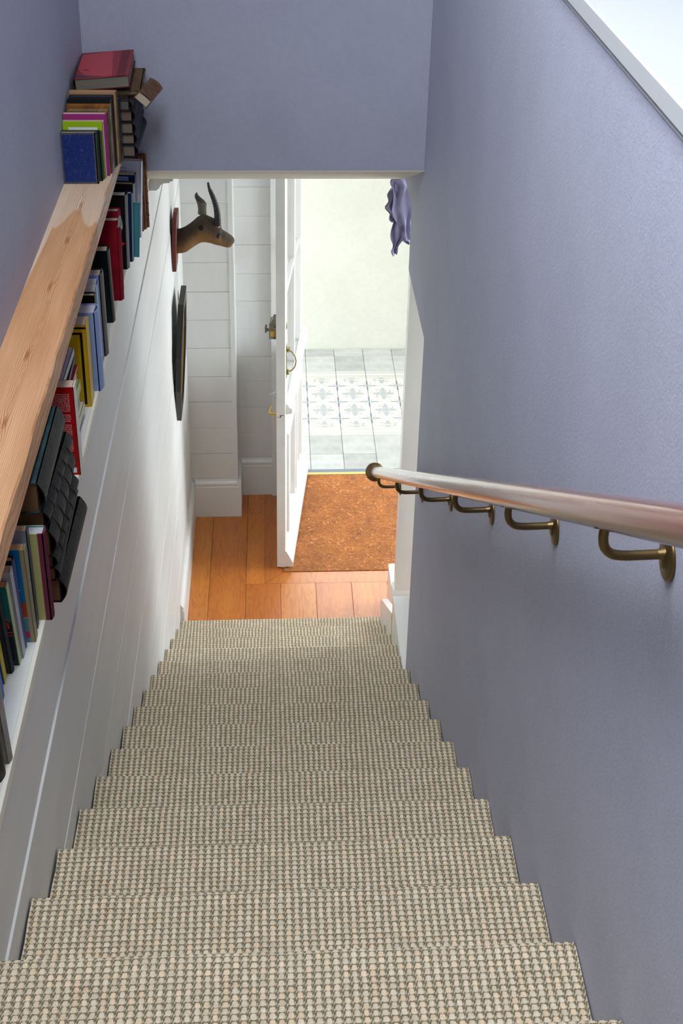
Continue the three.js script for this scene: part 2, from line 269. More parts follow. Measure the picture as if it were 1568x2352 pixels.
for (let c = 0; c < 9; c++) for (const [kind, z, g, turn] of rows) {
  const m = part('tile', g || tileShape, kind === 'plain' && (c * 7 + Math.round(z * 10)) % 3 === 0 ? tileMats.plainDark : tileMats[kind], paving);
  m.position.set(0.437 + TS * (c - 2.5), -0.0095 + ((c * 5 + Math.round(z * 13)) % 3) * 0.0004, z); if (turn) m.rotation.y = turn;
}
solo('wall_passage', box(-1.2, 5.4, -0.1, 1.5, -8.3, -8.04), M.render, 'cream rendered garden wall beyond the tiled passage', 'wall', null, 'structure');
solo('added_overhang', box(-1.5, 5.6, 2.6, 2.7, -8.3, -6.55), paint(0xe8e6de, 0.8), 'white unseen overhang added to shade the tiled passage', 'added_overhang', null, 'structure');  // out of view, added to cut the sky light on tiles and wall
solo('ground', box(-14, 14, -0.4, -0.21, -18, 10), paint(0x8f8d86, 0.95), 'grey ground outside the house', 'ground', null, 'structure');

/* ------------------------------------------------------------------ stairs with woven carpet */
const COLS = 16, ROWS = 20, CP = 0.0155, RP = 0.0115;
function weave(u, v) {                                                // columns of fat loops with twisted cords between them
  const x = u * COLS, y = v * ROWS, cx = Math.floor(x), cy = Math.floor(y), wob = (vnoise(x * 0.7, y * 0.7, COLS * 0.7 | 0, ROWS * 0.7 | 0, 17) - 0.5) * 0.16;
  const fx = x - cx - 0.5 + wob * 0.6, j = hash(cx, cy, 5) - 0.5, k = hash(cx, cy, 6) - 0.5, fy = y - cy - 0.5 + 0.1 * k;
  const lx = Math.abs(fx) / (0.33 + 0.06 * j), ly = Math.abs(fy) / (0.5 + 0.05 * k), loop = Math.sqrt(clamp(1 - Math.pow(lx, 2.4) - 0.9 * Math.pow(ly, 3.2)));
  const g = x - 0.5 - Math.floor(x - 0.5) - 0.5, side = Math.abs(g), t = y + (g > 0 ? 1 : -1) * side * 1.3 + (g > 0 ? 0.5 : 0), q = Math.abs(t - Math.floor(t) - 0.5);
  const cord = smooth(0.36, 0.12, q) * smooth(0.3, 0.16, side);
  return { loop, cord, cx, cy };
}
const carpetMap = texture(1024, 1024, (u, v) => {
  const { loop, cord, cx, cy } = weave(u, v), f = fbm(u * 240, v * 240, 240, 240, 2, 121) - 0.5, h = hash(cx, cy, 8) - 0.5, tone = fbm(u * 5, v * 5, 5, 5, 3, 127) - 0.5, warm = hash(cx, cy, 9) > 0.8 ? 0.03 : 0;
  const li = [0.88 + 0.07 * h + warm, 0.81 + 0.07 * h, 0.705 + 0.07 * h - warm * 0.7], dk = [0.49, 0.44, 0.33], co = [0.76, 0.72, 0.63], w = smooth(0.05, 0.55, loop);
  return [0, 1, 2].map((q) => lerp(lerp(dk[q], co[q], cord), li[q], w) + f * 0.2 + tone * 0.05);
});
const carpetBump = texture(1024, 1024, (u, v) => { const { loop, cord } = weave(u, v); return clamp(0.1 + 0.78 * loop + 0.4 * cord * (1 - loop) + 0.16 * (fbm(u * 240, v * 240, 240, 240, 2, 121) - 0.5)); }, false);
M.carpet = std({ map: sized(carpetMap, COLS * CP, ROWS * RP), bumpMap: sized(carpetBump, COLS * CP, ROWS * RP), bumpScale: 0.0032, roughness: 0.95 });
const stairs = thing('staircase', 'straight flight of stairs covered wall to wall in beige woven sisal carpet', 'stairs', [0, 0, 0]);
const NSTEP = 18;
for (let k = 1; k <= NSTEP; k++) {
  const y = RISE * k, z = Z1 + GOING * (k - 1), yb = RISE * (k - 1), prof = [[z + 0.022, yb + 0.001], [z + 0.022, y - 0.044]];
  for (let a = 0; a <= 8; a++) { const t = -Math.PI / 2 + a / 8 * Math.PI; prof.push([z + 0.02 - 0.02 * Math.cos(t), y - 0.02 + 0.02 * Math.sin(t)]); }
  for (let a = 1; a <= 6; a++) prof.push([z + 0.02 + a / 6 * (GOING + (k === NSTEP ? 0.1 : 0)), y - 0.0015 * Math.sin(a / 6 * Math.PI)]);
  const len = [0]; for (let i = 1; i < prof.length; i++) len.push(len[i - 1] + Math.hypot(prof[i][0] - prof[i - 1][0], prof[i][1] - prof[i - 1][1]));
  const x0 = XL + 0.009, x1 = k <= 4 ? 0.53 : XR - 0.002, n = prof.length - 1, off = hash(k, 3, 2) * 0.2;
  const g = sheet(48, n, (u, v) => {
    const i = Math.round(v * n), nose = i >= 2 && i <= 10 ? 1 : 0, w = (vnoise(u * 9 + k * 3.7, k, 999, 999, 6) - 0.5) * 0.005 * nose, edge = (hash(i, k, u < 0.5 ? 1 : 2) - 0.5) * 0.003, x = lerp(x0, x1, u) + (u === 0 || u === 1 ? edge : 0);
    return { p: V(x, prof[i][1] + w * 0.5, prof[i][0] + w), t: [x, len[i] + off] };
  });
  part('carpeted_step', g, M.carpet, stairs);
}

/* ------------------------------------------------------------------ handrail */
const railGrain = texture(128, 512, (u, v) => { const n = fbm(u * 8, v * 3, 8, 3, 4, 141), f = fbm(u * 60, v * 4, 60, 4, 3, 143), t = 0.82 + 0.2 * (n - 0.5) + 0.16 * (f - 0.5); return [t, t * 0.96, t * 0.94]; }); railGrain.repeat.set(1, 3); railGrain.rotation = Math.PI / 2;
const railScuff = texture(256, 256, (u, v) => { const n = 0.6 + 0.4 * fbm(u * 6, v * 40, 6, 40, 4, 147); return [n, n, n]; }, false); railScuff.repeat.set(6, 1);
const varnished = new THREE.MeshPhysicalMaterial({ color: 0xa06450, map: railGrain, roughness: 0.4, roughnessMap: railScuff, clearcoat: 1, clearcoatRoughness: 0.13 });
const brass = std({ color: 0x6e5a38, metalness: 0.85, roughness: 0.38 });
const rail = thing('handrail', 'polished reddish brown handrail on brass wall brackets along the lavender wall', 'handrail', [0, 0, 0]);
const railAt = (z) => V(0.427, 3.532 + 0.6745 * (z + 1.307), z);
part('rail', new THREE.TubeGeometry(new THREE.LineCurve3(railAt(-4.44), railAt(-0.25)), 40, 0.0235, 32), varnished, rail);
{ const a = railAt(-4.44), d = railAt(-0.25).sub(a).normalize(), g = new THREE.LatheGeometry([[0, -0.018], [0.022, -0.018], [0.036, -0.013], [0.0405, -0.005], [0.0395, 0.002], [0.034, 0.005], [0.0335, 0.008], [0.028, 0.011], [0.0265, 0.03], [0.0237, 0.031]].map(([r, y]) => new THREE.Vector2(r, y)), 40);
  const m = part('end_cap', g, brass, rail, 'round brass end flange'); m.position.copy(a); m.quaternion.setFromUnitVectors(V(0, 1, 0), d); }
for (const z of [-1.307, -1.868, -2.436, -3.021, -3.623, -4.262, -0.74]) {
  const c = railAt(z), top = c.y - 0.024, b = part('bracket', merge([
    tube([V(c.x, top, z), V(c.x, top - 0.018, z), V(c.x + 0.004, top - 0.033, z), V(c.x + 0.014, top - 0.043, z), V(c.x + 0.028, top - 0.046, z), V(c.x + 0.05, top - 0.046, z), V(0.507, top - 0.045, z)], 0.0068, 28, 12),
    (() => { const g = new THREE.ConeGeometry(0.0098, 0.04, 16, 1, true); g.rotateZ(-Math.PI / 2); g.scale(-1, 1, 1); g.translate(0.495, top - 0.045, z); g.computeVertexNormals(); return g; })(),
  ]), brass, rail);
  const plate = new THREE.CylinderGeometry(0.014, 0.014, 0.004, 20); plate.scale(1, 1, 1.5); plate.rotateX(-0.593); plate.translate(c.x, top + 0.001, z); part('saddle', plate, brass, b);
  const rose = new THREE.LatheGeometry([[0, 0.01], [0.011, 0.0095], [0.014, 0.006], [0.026, 0.005], [0.028, 0.002], [0.028, 0]].map(([r, y]) => new THREE.Vector2(r, y)), 28); rose.rotateZ(Math.PI / 2); rose.scale(1, 1.15, 1); rose.translate(XR - 0.001, top - 0.052, z); part('wall_rose', rose, brass, b);
}

/* ------------------------------------------------------------------ shelves */
const knots = [[0.58, 0.05], [0.56, 0.14], [0.545, 0.235], [0.55, 0.31], [0.535, 0.385], [0.53, 0.47], [0.52, 0.55], [0.5, 0.65], [0.52, 0.73], [0.55, 0.8], [0.52, 0.9]];
const shelfTex = texture(256, 2048, (u, v) => {                        // u across the plank (0 at the wall), v along it
  const wob = (fbm(u * 3, v * 30, 3, 30, 3, 151) - 0.5), cx = 0.53 + 0.03 * Math.sin(v * 12) + 0.02 * wob; let d = Math.abs(u - cx), kn = 0;
  for (const [a, b] of knots) { const q = Math.hypot((u - a) / 0.05, (v - b) / 0.011); if (q < 1) kn = Math.max(kn, 1 - q); d += 0.05 * Math.exp(-q * q * 0.4); }
  const lines = Math.pow(0.5 + 0.5 * Math.sin((d * 34 + wob * 2.2 + 0.8 * fbm(u * 2, v * 60, 2, 60, 2, 155)) * 6.283), 4), fine = fbm(u * 120, v * 24, 120, 24, 2, 157) - 0.5, blot = fbm(u * 3, v * 9, 3, 9, 4, 159) - 0.5;
  const centre = smooth(0.12, 0.02, Math.abs(u - cx)) * (0.35 + 0.65 * smooth(0.3, 0.7, fbm(u * 30, v * 160, 30, 160, 2, 161)));
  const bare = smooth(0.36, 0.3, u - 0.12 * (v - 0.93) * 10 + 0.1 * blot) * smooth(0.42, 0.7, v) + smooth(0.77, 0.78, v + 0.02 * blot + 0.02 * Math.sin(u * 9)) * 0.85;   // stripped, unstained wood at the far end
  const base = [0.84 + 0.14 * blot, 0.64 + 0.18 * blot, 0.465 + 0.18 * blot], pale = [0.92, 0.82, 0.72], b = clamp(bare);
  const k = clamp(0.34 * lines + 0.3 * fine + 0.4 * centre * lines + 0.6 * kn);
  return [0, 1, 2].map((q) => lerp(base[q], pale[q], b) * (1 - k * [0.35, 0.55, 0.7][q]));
});
shelfTex.wrapS = shelfTex.wrapT = THREE.ClampToEdgeWrapping;
const ZS0 = -4.03, ZS1 = -0.6, PX1 = -0.481, PY = 3.105;
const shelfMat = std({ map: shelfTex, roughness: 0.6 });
{ // plank with worn front arris; uv runs along the plank
  const g = thing('wooden_shelf', 'long stripped pine plank shelf under the lavender wall', 'shelf', [0, 0, 0]);
  const prof = [[XLP, PY - 0.062], [PX1 - 0.004, PY - 0.062], [PX1, PY - 0.058], [PX1, PY - 0.004], [PX1 - 0.004, PY], [XLP, PY]];
  const geo = sheet(5, 60, (u, v) => { const i = Math.round(u * 5), [x, y] = prof[i], z = lerp(ZS0, ZS1, v), nick = i >= 3 && i <= 4 ? -0.003 * smooth(0.55, 0.8, vnoise(v * 40, 2, 99, 99, 7)) : 0; return { p: V(x + nick, y + nick * 0.5, z), t: [i <= 1 ? 0.3 * i : i === 2 ? 0.92 : i === 3 ? 0.985 : i === 4 ? 0.99 : 0.01, 1 - v] }; }).toNonIndexed(); geo.computeVertexNormals();
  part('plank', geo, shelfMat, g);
  for (const [z0, z1] of [[ZS0 - 0.001, ZS0], [ZS1, ZS1 + 0.001]]) part('plank_end', box(XLP, PX1 - 0.001, PY - 0.061, PY - 0.001, z0, z1), paint(0xc89a6c, 0.7), g);
}
const ledge = thing('white_ledge', 'white painted ledge with cream lip carrying the lower row of books', 'shelf', [0, 0, 0]);
part('ledge_board', box(XLP, -0.486, 2.69, 2.71, -4.6, -0.4), M.gloss, ledge);
part('lip', chamfered(-0.486, -0.476, 2.684, 2.711, -4.6, -0.4, 0.001), paint(0xece7d8, 0.5), ledge);

/* ------------------------------------------------------------------ front door, standing open */
const glass = new THREE.MeshPhysicalMaterial({ color: 0xffffff, transmission: 1, thickness: 0, roughness: 0.02, ior: 1.5 });
const door = thing('door_1', 'white panelled front door with glazed upper half standing open', 'door', [0.058, 0, -5.56], null, 'structure');
door.rotation.y = Math.atan2(0.993, 0.117);
const DW = 0.93, DT = 0.045;
const dbox = (x0, x1, y0, y1, z0 = -DT, z1 = 0) => box(x0, x1, y0, y1, z0, z1);
for (const [x0, x1] of [[0, 0.1], [0.83, DW]]) part('stile', dbox(x0, x1, 0.012, 2.4), M.gloss, door);
part('top_rail', dbox(0.1, 0.83, 2.27, 2.4), M.gloss, door); part('lock_rail', dbox(0.1, 0.83, 0.82, 1.04), M.gloss, door); part('bottom_rail', dbox(0.1, 0.83, 0.012, 0.2), M.gloss, door);
part('glazing_bar', dbox(0.49, 0.535, 1.04, 2.27, -0.042, -0.003), M.gloss, door);
part('glazing_bar', [dbox(0.1, 0.49, 1.64, 1.672, -0.04, -0.004), dbox(0.535, 0.83, 1.64, 1.672, -0.04, -0.004)], M.gloss, door);
for (const [x0, x1] of [[0.1, 0.49], [0.535, 0.83]]) for (const [y0, y1] of [[1.04, 1.64], [1.672, 2.27]]) part('pane', dbox(x0, x1, y0, y1, -0.024, -0.021), glass, door);
part('muntin', dbox(0.425, 0.515, 0.2, 0.82), M.gloss, door);
for (const [x0, x1] of [[0.1, 0.425], [0.515, 0.83]]) {
  const p = part('panel', [dbox(x0, x1, 0.2, 0.82, -0.03, -0.016), dbox(x0 + 0.06, x1 - 0.06, 0.27, 0.75, -0.016, -0.009)], M.gloss, door);
  part('bolection_moulding', [dbox(x0 - 0.012, x0 + 0.022, 0.19, 0.83, -0.016, 0.012), dbox(x1 - 0.022, x1 + 0.012, 0.19, 0.83, -0.016, 0.012), dbox(x0 + 0.022, x1 - 0.022, 0.795, 0.83, -0.016, 0.012), dbox(x0 + 0.022, x1 - 0.022, 0.19, 0.222, -0.016, 0.012)], M.gloss, p);
}
part('apron_moulding', prismX([[0.001, 0.985], [0.03, 0.992], [0.034, 1.0], [0.034, 1.018], [0.018, 1.03], [0.012, 1.046], [0.001, 1.05]], 0.03, DW - 0.02), M.gloss, door);
part('weather_bar', prismX([[0, 0.016], [0.042, 0.016], [0.042, 0.045], [0.006, 0.12], [0, 0.12]], 0.002, DW - 0.005), M.gloss, door);
part('edge_joint', [box(-0.0006, 0.001, 0.985, 0.999, -0.026, -0.021), box(-0.0006, 0.001, 0.997, 1.0, -0.021, -0.006), box(-0.0006, 0.001, 0.984, 0.986, -0.04, -0.026)], M.dark, door);
const iron = std({ color: 0x7c7a68, metalness: 0.5, roughness: 0.45 }), yellowBrass = std({ color: 0xd9b257, metalness: 0.7, roughness: 0.3 });
const latch = part('night_latch', [box(0, 0.085, 1.445, 1.525, -0.08, -DT), prismX([[-0.078, 1.525], [-DT, 1.525], [-DT, 1.555], [-0.062, 1.555]], 0.002, 0.06)], iron, door, 'brass rim latch');
part('bolt', box(-0.012, 0.01, 1.466, 1.495, -0.073, -0.056), yellowBrass, latch);
part('latch_knob', [box(0.02, 0.032, 1.478, 1.49, -0.095, -0.08), box(0.012, 0.04, 1.472, 1.505, -0.103, -0.095)], iron, latch);
for (const [y, z] of [[1.453, -0.052], [1.516, -0.052]]) part('screw', (() => { const g = new THREE.CylinderGeometry(0.004, 0.004, 0.003, 10); g.rotateZ(Math.PI / 2); g.translate(-0.001, y, z); return g; })(), M.dark, latch);
const chrome = std({ color: 0xc8ccd0, metalness: 0.8, roughness: 0.25 });
part('door_chain', [box(0.02, 0.032, 1.104, 1.114, -0.085, -DT), ...[0, 1, 2].map((i) => { const g = new THREE.TorusGeometry(0.008, 0.0016, 6, 14); g.rotateY(i % 2 ? 0 : Math.PI / 2); g.translate(0.012, 1.13 - i * 0.014, -0.052); return g; })], chrome, door, 'chrome door chain end');
part('lever_handle', [box(0.012, 0.06, 0.91, 1.0, -0.05, -DT), tube([V(0.036, 0.985, -0.046), V(0.036, 0.985, -0.08), V(0.04, 0.984, -0.086), V(0.11, 0.98, -0.086)], 0.006, 16, 8)], yellowBrass, door, 'brass lever handle');
const oldBrass = std({ color: 0x8f8552, metalness: 0.7, roughness: 0.4 });
{ const h = part('pull_handle', [box(0.045, 0.075, 1.195, 1.385, 0, 0.003)], oldBrass, door, 'antique brass bow handle');
  const pts = []; for (let i = 0; i <= 16; i++) { const a = -Math.PI / 2 + i / 16 * Math.PI; pts.push(V(0.06, 1.29 + 0.062 * Math.sin(a), 0.006 + 0.043 * Math.cos(a))); }
  part('bow', [tube(pts, 0.0038, 30, 8), ...[1, -1].map((s) => { const g = new THREE.ConeGeometry(0.012, 0.03, 12); g.rotateX(s > 0 ? 0 : Math.PI); g.scale(1, -1, 1); g.computeVertexNormals(); g.translate(0.06, 1.29 + s * 0.06, 0.008); return g; })], oldBrass, h); }
part('lock_escutcheon', (() => { const g = new THREE.SphereGeometry(0.016, 16, 10); g.scale(0.8, 1.25, 0.3); g.translate(0.055, 1.495, 0.001); return g; })(), oldBrass, door);

/* ------------------------------------------------------------------ mounted antelope head */
const ZH = -5.5, head = thing('mounted_head', 'mounted brown antelope head with one black ringed horn on a wooden plaque', 'mounted head', [0, 0, 0]);
const hz = (x, y, z = ZH) => onZ(380 + x * 0.1148, 400 + y * 0.1148, z);
{ const woodRed = std({ color: 0x7a3a22, roughness: 0.35, map: sized(floorTex, 0.2, 0.4) });
  const c = [[-0.055, -0.14], [0.055, -0.14], [0.082, -0.085], [0.088, 0], [0.082, 0.09], [0.06, 0.128], [0.022, 0.14], [-0.022, 0.14], [-0.06, 0.128], [-0.082, 0.09], [-0.088, 0], [-0.082, -0.085]];
  const s = new THREE.Shape(c.map(([a, b]) => new THREE.Vector2(a, b))), g = new THREE.ExtrudeGeometry(s, { depth: 0.012, bevelEnabled: true, bevelSize: 0.006, bevelThickness: 0.005, bevelSegments: 3 });
  g.rotateY(Math.PI / 2); const p = part('plaque', g, woodRed, head, 'reddish brown shield plaque'); const q = hz(165, 1290); p.position.set(-0.467, q.y, ZH); p.rotation.z = -0.05; }
{ const st = [[205, 1115, 198, 1572, .052], [330, 1085, 400, 1548, .054], [450, 1020, 520, 1472, .052], [560, 935, 620, 1402, .048], [660, 850, 720, 1354, .046], [790, 822, 800, 1350, .049], [900, 862, 880, 1364, .05], [1000, 905, 990, 1398, .049], [1095, 975, 1060, 1414, .043], [1130, 1105, 1110, 1428, .035], [1225, 1168, 1170, 1450, .029], [1305, 1218, 1240, 1464, .026], [1358, 1270, 1300, 1452, .02], [1380, 1320, 1345, 1395, .009]];
  const N = 26, top = st.map((s) => hz(s[0], s[1])), bot = st.map((s) => hz(s[2], s[3])), ct = new THREE.CatmullRomCurve3(top), cb = new THREE.CatmullRomCurve3(bot), K = 52, wAt = (t) => { const f = t * (st.length - 1), i = Math.min(st.length - 2, Math.floor(f)); return lerp(st[i][4], st[i + 1][4], f - i); };
  const col = [], g = sheet(N, K, (u, v) => {
    const a = ct.getPoint(v), b = cb.getPoint(v), ang = u * Math.PI * 2, w = wAt(v), m = a.clone().add(b).multiplyScalar(0.5), h = a.clone().sub(b).multiplyScalar(0.5), pinch = 1 - 0.14 * smooth(0.55, 0.8, v) * Math.max(0, -Math.cos(ang));
    const p = m.addScaledVector(h, Math.cos(ang)); p.z += Math.sin(ang) * w * pinch + (fbm(u * 9, v * 14, 9, 99, 2, 4) - 0.5) * 0.004; return { p, t: [u * 0.3, v * 0.4] };
  });
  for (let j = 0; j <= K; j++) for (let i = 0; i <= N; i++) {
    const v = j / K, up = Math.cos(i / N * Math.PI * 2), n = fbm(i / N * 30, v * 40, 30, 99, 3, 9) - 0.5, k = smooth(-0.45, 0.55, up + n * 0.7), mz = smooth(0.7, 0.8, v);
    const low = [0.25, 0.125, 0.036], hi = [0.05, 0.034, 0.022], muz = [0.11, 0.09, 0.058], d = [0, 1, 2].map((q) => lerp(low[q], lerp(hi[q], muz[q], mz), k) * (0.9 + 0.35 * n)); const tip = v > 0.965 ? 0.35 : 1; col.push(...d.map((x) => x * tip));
  }
  g.setAttribute('color', new THREE.Float32BufferAttribute(col, 3));
  const fur = std({ vertexColors: true, roughness: 0.85, bumpMap: sized(brushBump, 0.02, 0.06), bumpScale: 0.0012 });
  const b = part('head_and_neck', g, fur, head);
  const neckEnd = new THREE.CircleGeometry(0.05, 20); neckEnd.rotateY(-Math.PI / 2);
  const eye = new THREE.SphereGeometry(0.0105, 18, 14); const e = hz(1055, 1170); eye.translate(e.x, e.y, ZH + 0.041); part('eye', eye, std({ color: 0x0a0c10, roughness: 0.12 }), b);
  const brow = new THREE.SphereGeometry(0.02, 16, 12); brow.scale(1.1, 1, 0.45); const bw = hz(1020, 1150); brow.translate(bw.x, bw.y, ZH + 0.037); part('eye_socket', brow, std({ color: 0x2c2117, roughness: 0.9 }), b);
  const hole = new THREE.SphereGeometry(0.012, 16, 12); hole.scale(1, 1.25, 0.4); const ho = hz(715, 1000); hole.translate(ho.x, ho.y, ZH + 0.043); part('ear_socket', hole, std({ color: 0x120b07, roughness: 0.95 }), b);
  const nos = new THREE.SphereGeometry(0.006, 12, 8); nos.scale(1, 0.7, 1); const nn = hz(1350, 1350); nos.translate(nn.x, nn.y, ZH + 0.009); part('nostril', nos, M.dark, b);
  const bone = hz(1043, 990), bg = new THREE.CylinderGeometry(0.0125, 0.013, 0.016, 16); bg.translate(bone.x, bone.y, ZH + 0.02); part('horn_base', bg, std({ color: 0xc79a72, roughness: 0.7 }), b);
  // horn: ringed tube
  const hp = [[1045, 985], [1045, 880], [1040, 760], [1020, 620], [975, 460], [925, 330], [880, 210], [862, 118]].map(([x, y], i) => { const p = hz(x, y); p.z = ZH + 0.02 + i * 0.003; return p; }), hc = new THREE.CatmullRomCurve3(hp), fr = hc.computeFrenetFrames(120, false);
  const hg = sheet(16, 120, (u, v) => { const i = Math.round(v * 120), a = u * Math.PI * 2, ring = v < 0.8 ? 0.0024 * Math.pow(0.5 + 0.5 * Math.sin(v * 22 * 6.283), 2) : 0, r = lerp(0.0152, 0.0056, Math.pow(v, 1.4)) + ring; const p = hc.getPoint(v).addScaledVector(fr.normals[i], Math.cos(a) * r).addScaledVector(fr.binormals[i], Math.sin(a) * r); return { p, t: [u, v] }; });
  const tipS = new THREE.SphereGeometry(0.0057, 10, 8); tipS.translate(hp[7].x, hp[7].y, hp[7].z);
  part('horn', [hg, tipS], std({ color: 0x15161a, roughness: 0.42 }), head, 'black ringed horn');
  // ear: curled leaf
  const ep = [[730, 850, 62], [728, 760, 58], [722, 680, 62], [710, 610, 72], [670, 545, 62], [628, 490, 36], [612, 450, 16], [625, 420, 2]], ec = new THREE.CatmullRomCurve3(ep.map(([x, y]) => hz(x, y))), ecol = [];
  const eg = sheet(8, 28, (u, v) => { const f = v * (ep.length - 1), i = Math.min(ep.length - 2, Math.floor(f)), w = lerp(ep[i][2], ep[i + 1][2], f - i) * 0.1148 * 0.0029, p = ec.getPoint(v), a = u * Math.PI * 2; p.x += Math.cos(a) * w; p.y += Math.cos(a) * w * -0.25; p.z += -0.012 + Math.sin(a) * 0.004 - 0.01 * Math.cos(a) * Math.cos(a) - v * 0.015; return { p, t: [u, v] }; });
  for (let j = 0; j <= 28; j++) for (let i = 0; i <= 8; i++) { const k = smooth(0.42, 0.5, j / 28); ecol.push(lerp(0.12, 0.045, k), lerp(0.11, 0.038, k), lerp(0.075, 0.025, k)); }
  eg.setAttribute('color', new THREE.Float32BufferAttribute(ecol, 3)); part('ear', eg, std({ vertexColors: true, roughness: 0.85 }), head);
}

/* ------------------------------------------------------------------ octagonal mirror on the board wall */
{ const t = thing('octagonal_mirror', 'octagonal mirror with black frame and gilt inner slip on the board wall', 'mirror', [-0.465, 1.45, -5.42]);
  const oct = (w, h, cw, ch) => [[-w, -ch], [-cw, -h], [cw, -h], [w, -ch], [w, ch], [cw, h], [-cw, h], [-w, ch]];
  const ring = (o, i, d, z0) => { const s = new THREE.Shape(oct(...o).map(([a, b]) => new THREE.Vector2(a, b))); s.holes.push(new THREE.Path(oct(...i).map(([a, b]) => new THREE.Vector2(a, b)))); const g = new THREE.ExtrudeGeometry(s, { depth: d, bevelEnabled: true, bevelSize: 0.002, bevelThickness: 0.002, bevelSegments: 2 }); g.translate(0, 0, z0); g.rotateY(Math.PI / 2); return g; };
  const black = std({ color: 0x15140f, roughness: 0.35 }), gilt = std({ color: 0xa8823f, metalness: 0.7, roughness: 0.4 });
  part('frame', ring([0.21, 0.32, 0.1, 0.09], [0.155, 0.262, 0.076, 0.068], 0.022, 0.004), black, t);
  part('gilt_slip', ring([0.157, 0.264, 0.077, 0.069], [0.143, 0.25, 0.07, 0.063], 0.012, 0.006), gilt, t);
  const s = new THREE.Shape(oct(0.15, 0.256, 0.073, 0.066).map(([a, b]) => new THREE.Vector2(a, b))), g = new THREE.ExtrudeGeometry(s, { depth: 0.004, bevelEnabled: false }); g.translate(0, 0, 0.007); g.rotateY(Math.PI / 2);
  part('mirror_glass', g, std({ color: 0xe8ecec, metalness: 1, roughness: 0.03 }), t);
  part('hanging_wire', tube([V(0.0, 0.2, 0.1), V(-0.004, 0.3, 0.02), V(-0.006, 0.345, 0), V(-0.004, 0.3, -0.02), V(0, 0.2, -0.1)], 0.0014, 20, 6), gilt, t);
  t.rotation.z = -0.055; }

/* ------------------------------------------------------------------ cloth on a peg beside the door lining */
{ const ZC = -5.2, t = thing('hanging_cloth', 'crumpled lavender cloth hanging from a peg in the hall', 'cloth', [0, 0, 0]);
  const make = (rows_, fold, seed, dz) => sheet(28, 40, (u, v) => {
    const f = v * (rows_.length - 1), i = Math.min(rows_.length - 2, Math.floor(f)), k = f - i, a = rows_[i], b = rows_[i + 1], y = lerp(a[0], b[0], k), l = lerp(a[1], b[1], k), r = lerp(a[2], b[2], k), back = u > 0.5, s = back ? 2 - 2 * u : 2 * u;
    const q = onZ(lerp(l, r, s), y, ZC); q.z += dz + fold * Math.sin(s * 11 + v * 3 + seed) * (0.5 + v * 0.5) + 0.6 * fold * Math.sin(s * 5 - v * 9 + seed * 2) + (back ? -0.008 : 0.002); q.x += 0.006 * Math.sin(v * 16 + s * 4 + seed); return { p: q, t: [s * 0.2, v * 0.4] }; });
  const clothBump = texture(128, 128, (u, v) => fbm(u * 40, v * 40, 40, 40, 3, 201), false);
  const lavender = std({ color: 0xb2add3, roughness: 0.95, side: THREE.DoubleSide, bumpMap: sized(clothBump, 0.05, 0.05), bumpScale: 0.002 });
  part('upper_fold', make([[380, 905, 926], [402, 899, 932], [418, 898, 938], [428, 900, 941], [455, 899, 943], [480, 901, 944], [505, 909, 943], [525, 922, 941], [548, 928, 940]], 0.012, 0.4, 0.014), lavender, t);
  part('side_fold', make([[432, 897, 908], [452, 890, 910], [475, 886, 908], [492, 891, 906], [508, 898, 905]], 0.008, 2, 0.004), lavender, t);
  part('tail', make([[420, 902, 926], [460, 905, 930], [490, 903, 928], [520, 900, 930], [548, 899, 924], [568, 899, 914], [584, 901, 908]], 0.014, 1.1, 0.002), lavender, t);
  part('right_tail', make([[470, 915, 944], [500, 915, 944], [530, 920, 943], [552, 926, 941], [560, 931, 938]], 0.012, 3, -0.006), lavender, t);
  const p = onZ(917, 384, ZC); part('peg', tube([V(0.6, p.y + 0.005, ZC), V(0.612, p.y + 0.004, ZC)], 0.006, 6, 8), oldBrass, t); part('peg_rail', box(0.595, 0.606, p.y - 0.05, p.y + 0.05, ZC - 0.1, -5.1), M.gloss, t); }

/* ------------------------------------------------------------------ books */
const pageTone = texture(64, 256, (u, v, i, j) => { const s = 0.86 + 0.16 * (hash(j, 1, 7) - 0.5) + 0.05 * (fbm(u * 4, v * 8, 4, 8, 3, 211) - 0.5); return [s, s * 0.985, s * 0.95]; });
const pageMats = {}; const pagesOf = (hex) => pageMats[hex] ??= std({ color: hex, map: sized(pageTone, 0.06, 0.02), roughness: 0.9 });
const clothTone = texture(256, 256, (u, v) => { const n = fbm(u * 5, v * 5, 5, 5, 5, 221), f = fbm(u * 110, v * 110, 110, 110, 2, 223), t = 0.92 + 0.22 * (n - 0.5) + 0.14 * (f - 0.5); return [t, t, t]; });
const leatherBump = texture(256, 256, (u, v) => 0.6 * fbm(u * 36, v * 36, 36, 36, 3, 231) + 0.4 * fbm(u * 8, v * 8, 8, 8, 4, 233), false);
const leatherTone = texture(256, 256, (u, v) => { const n = fbm(u * 6, v * 6, 6, 6, 5, 241), w = smooth(0.66, 0.8, fbm(u * 16, v * 16, 16, 16, 3, 243)) * 0.5, t = 0.75 + 0.5 * (n - 0.3) + w; return [t, t * 0.97, t * 0.93]; });
const coverMats = {};
function coverMat(hex, kind) { return coverMats[hex + kind] ??= kind === 'leather' ? new THREE.MeshPhysicalMaterial({ specularIntensity: 0.45, color: hex, map: sized(leatherTone, 0.2, 0.2), roughness: 0.5, bumpMap: sized(leatherBump, 0.08, 0.08), bumpScale: 0.0015 }) : kind === 'cloth' ? new THREE.MeshPhysicalMaterial({ specularIntensity: 0.3, color: hex, map: sized(clothTone, 0.16, 0.16), roughness: 0.85 }) : new THREE.MeshPhysicalMaterial({ specularIntensity: 0.4, color: hex, roughness: 0.42 }); }
const artMat = (tex, rough = 0.45) => new THREE.MeshPhysicalMaterial({ map: tex, roughness: rough, specularIntensity: 0.4 });
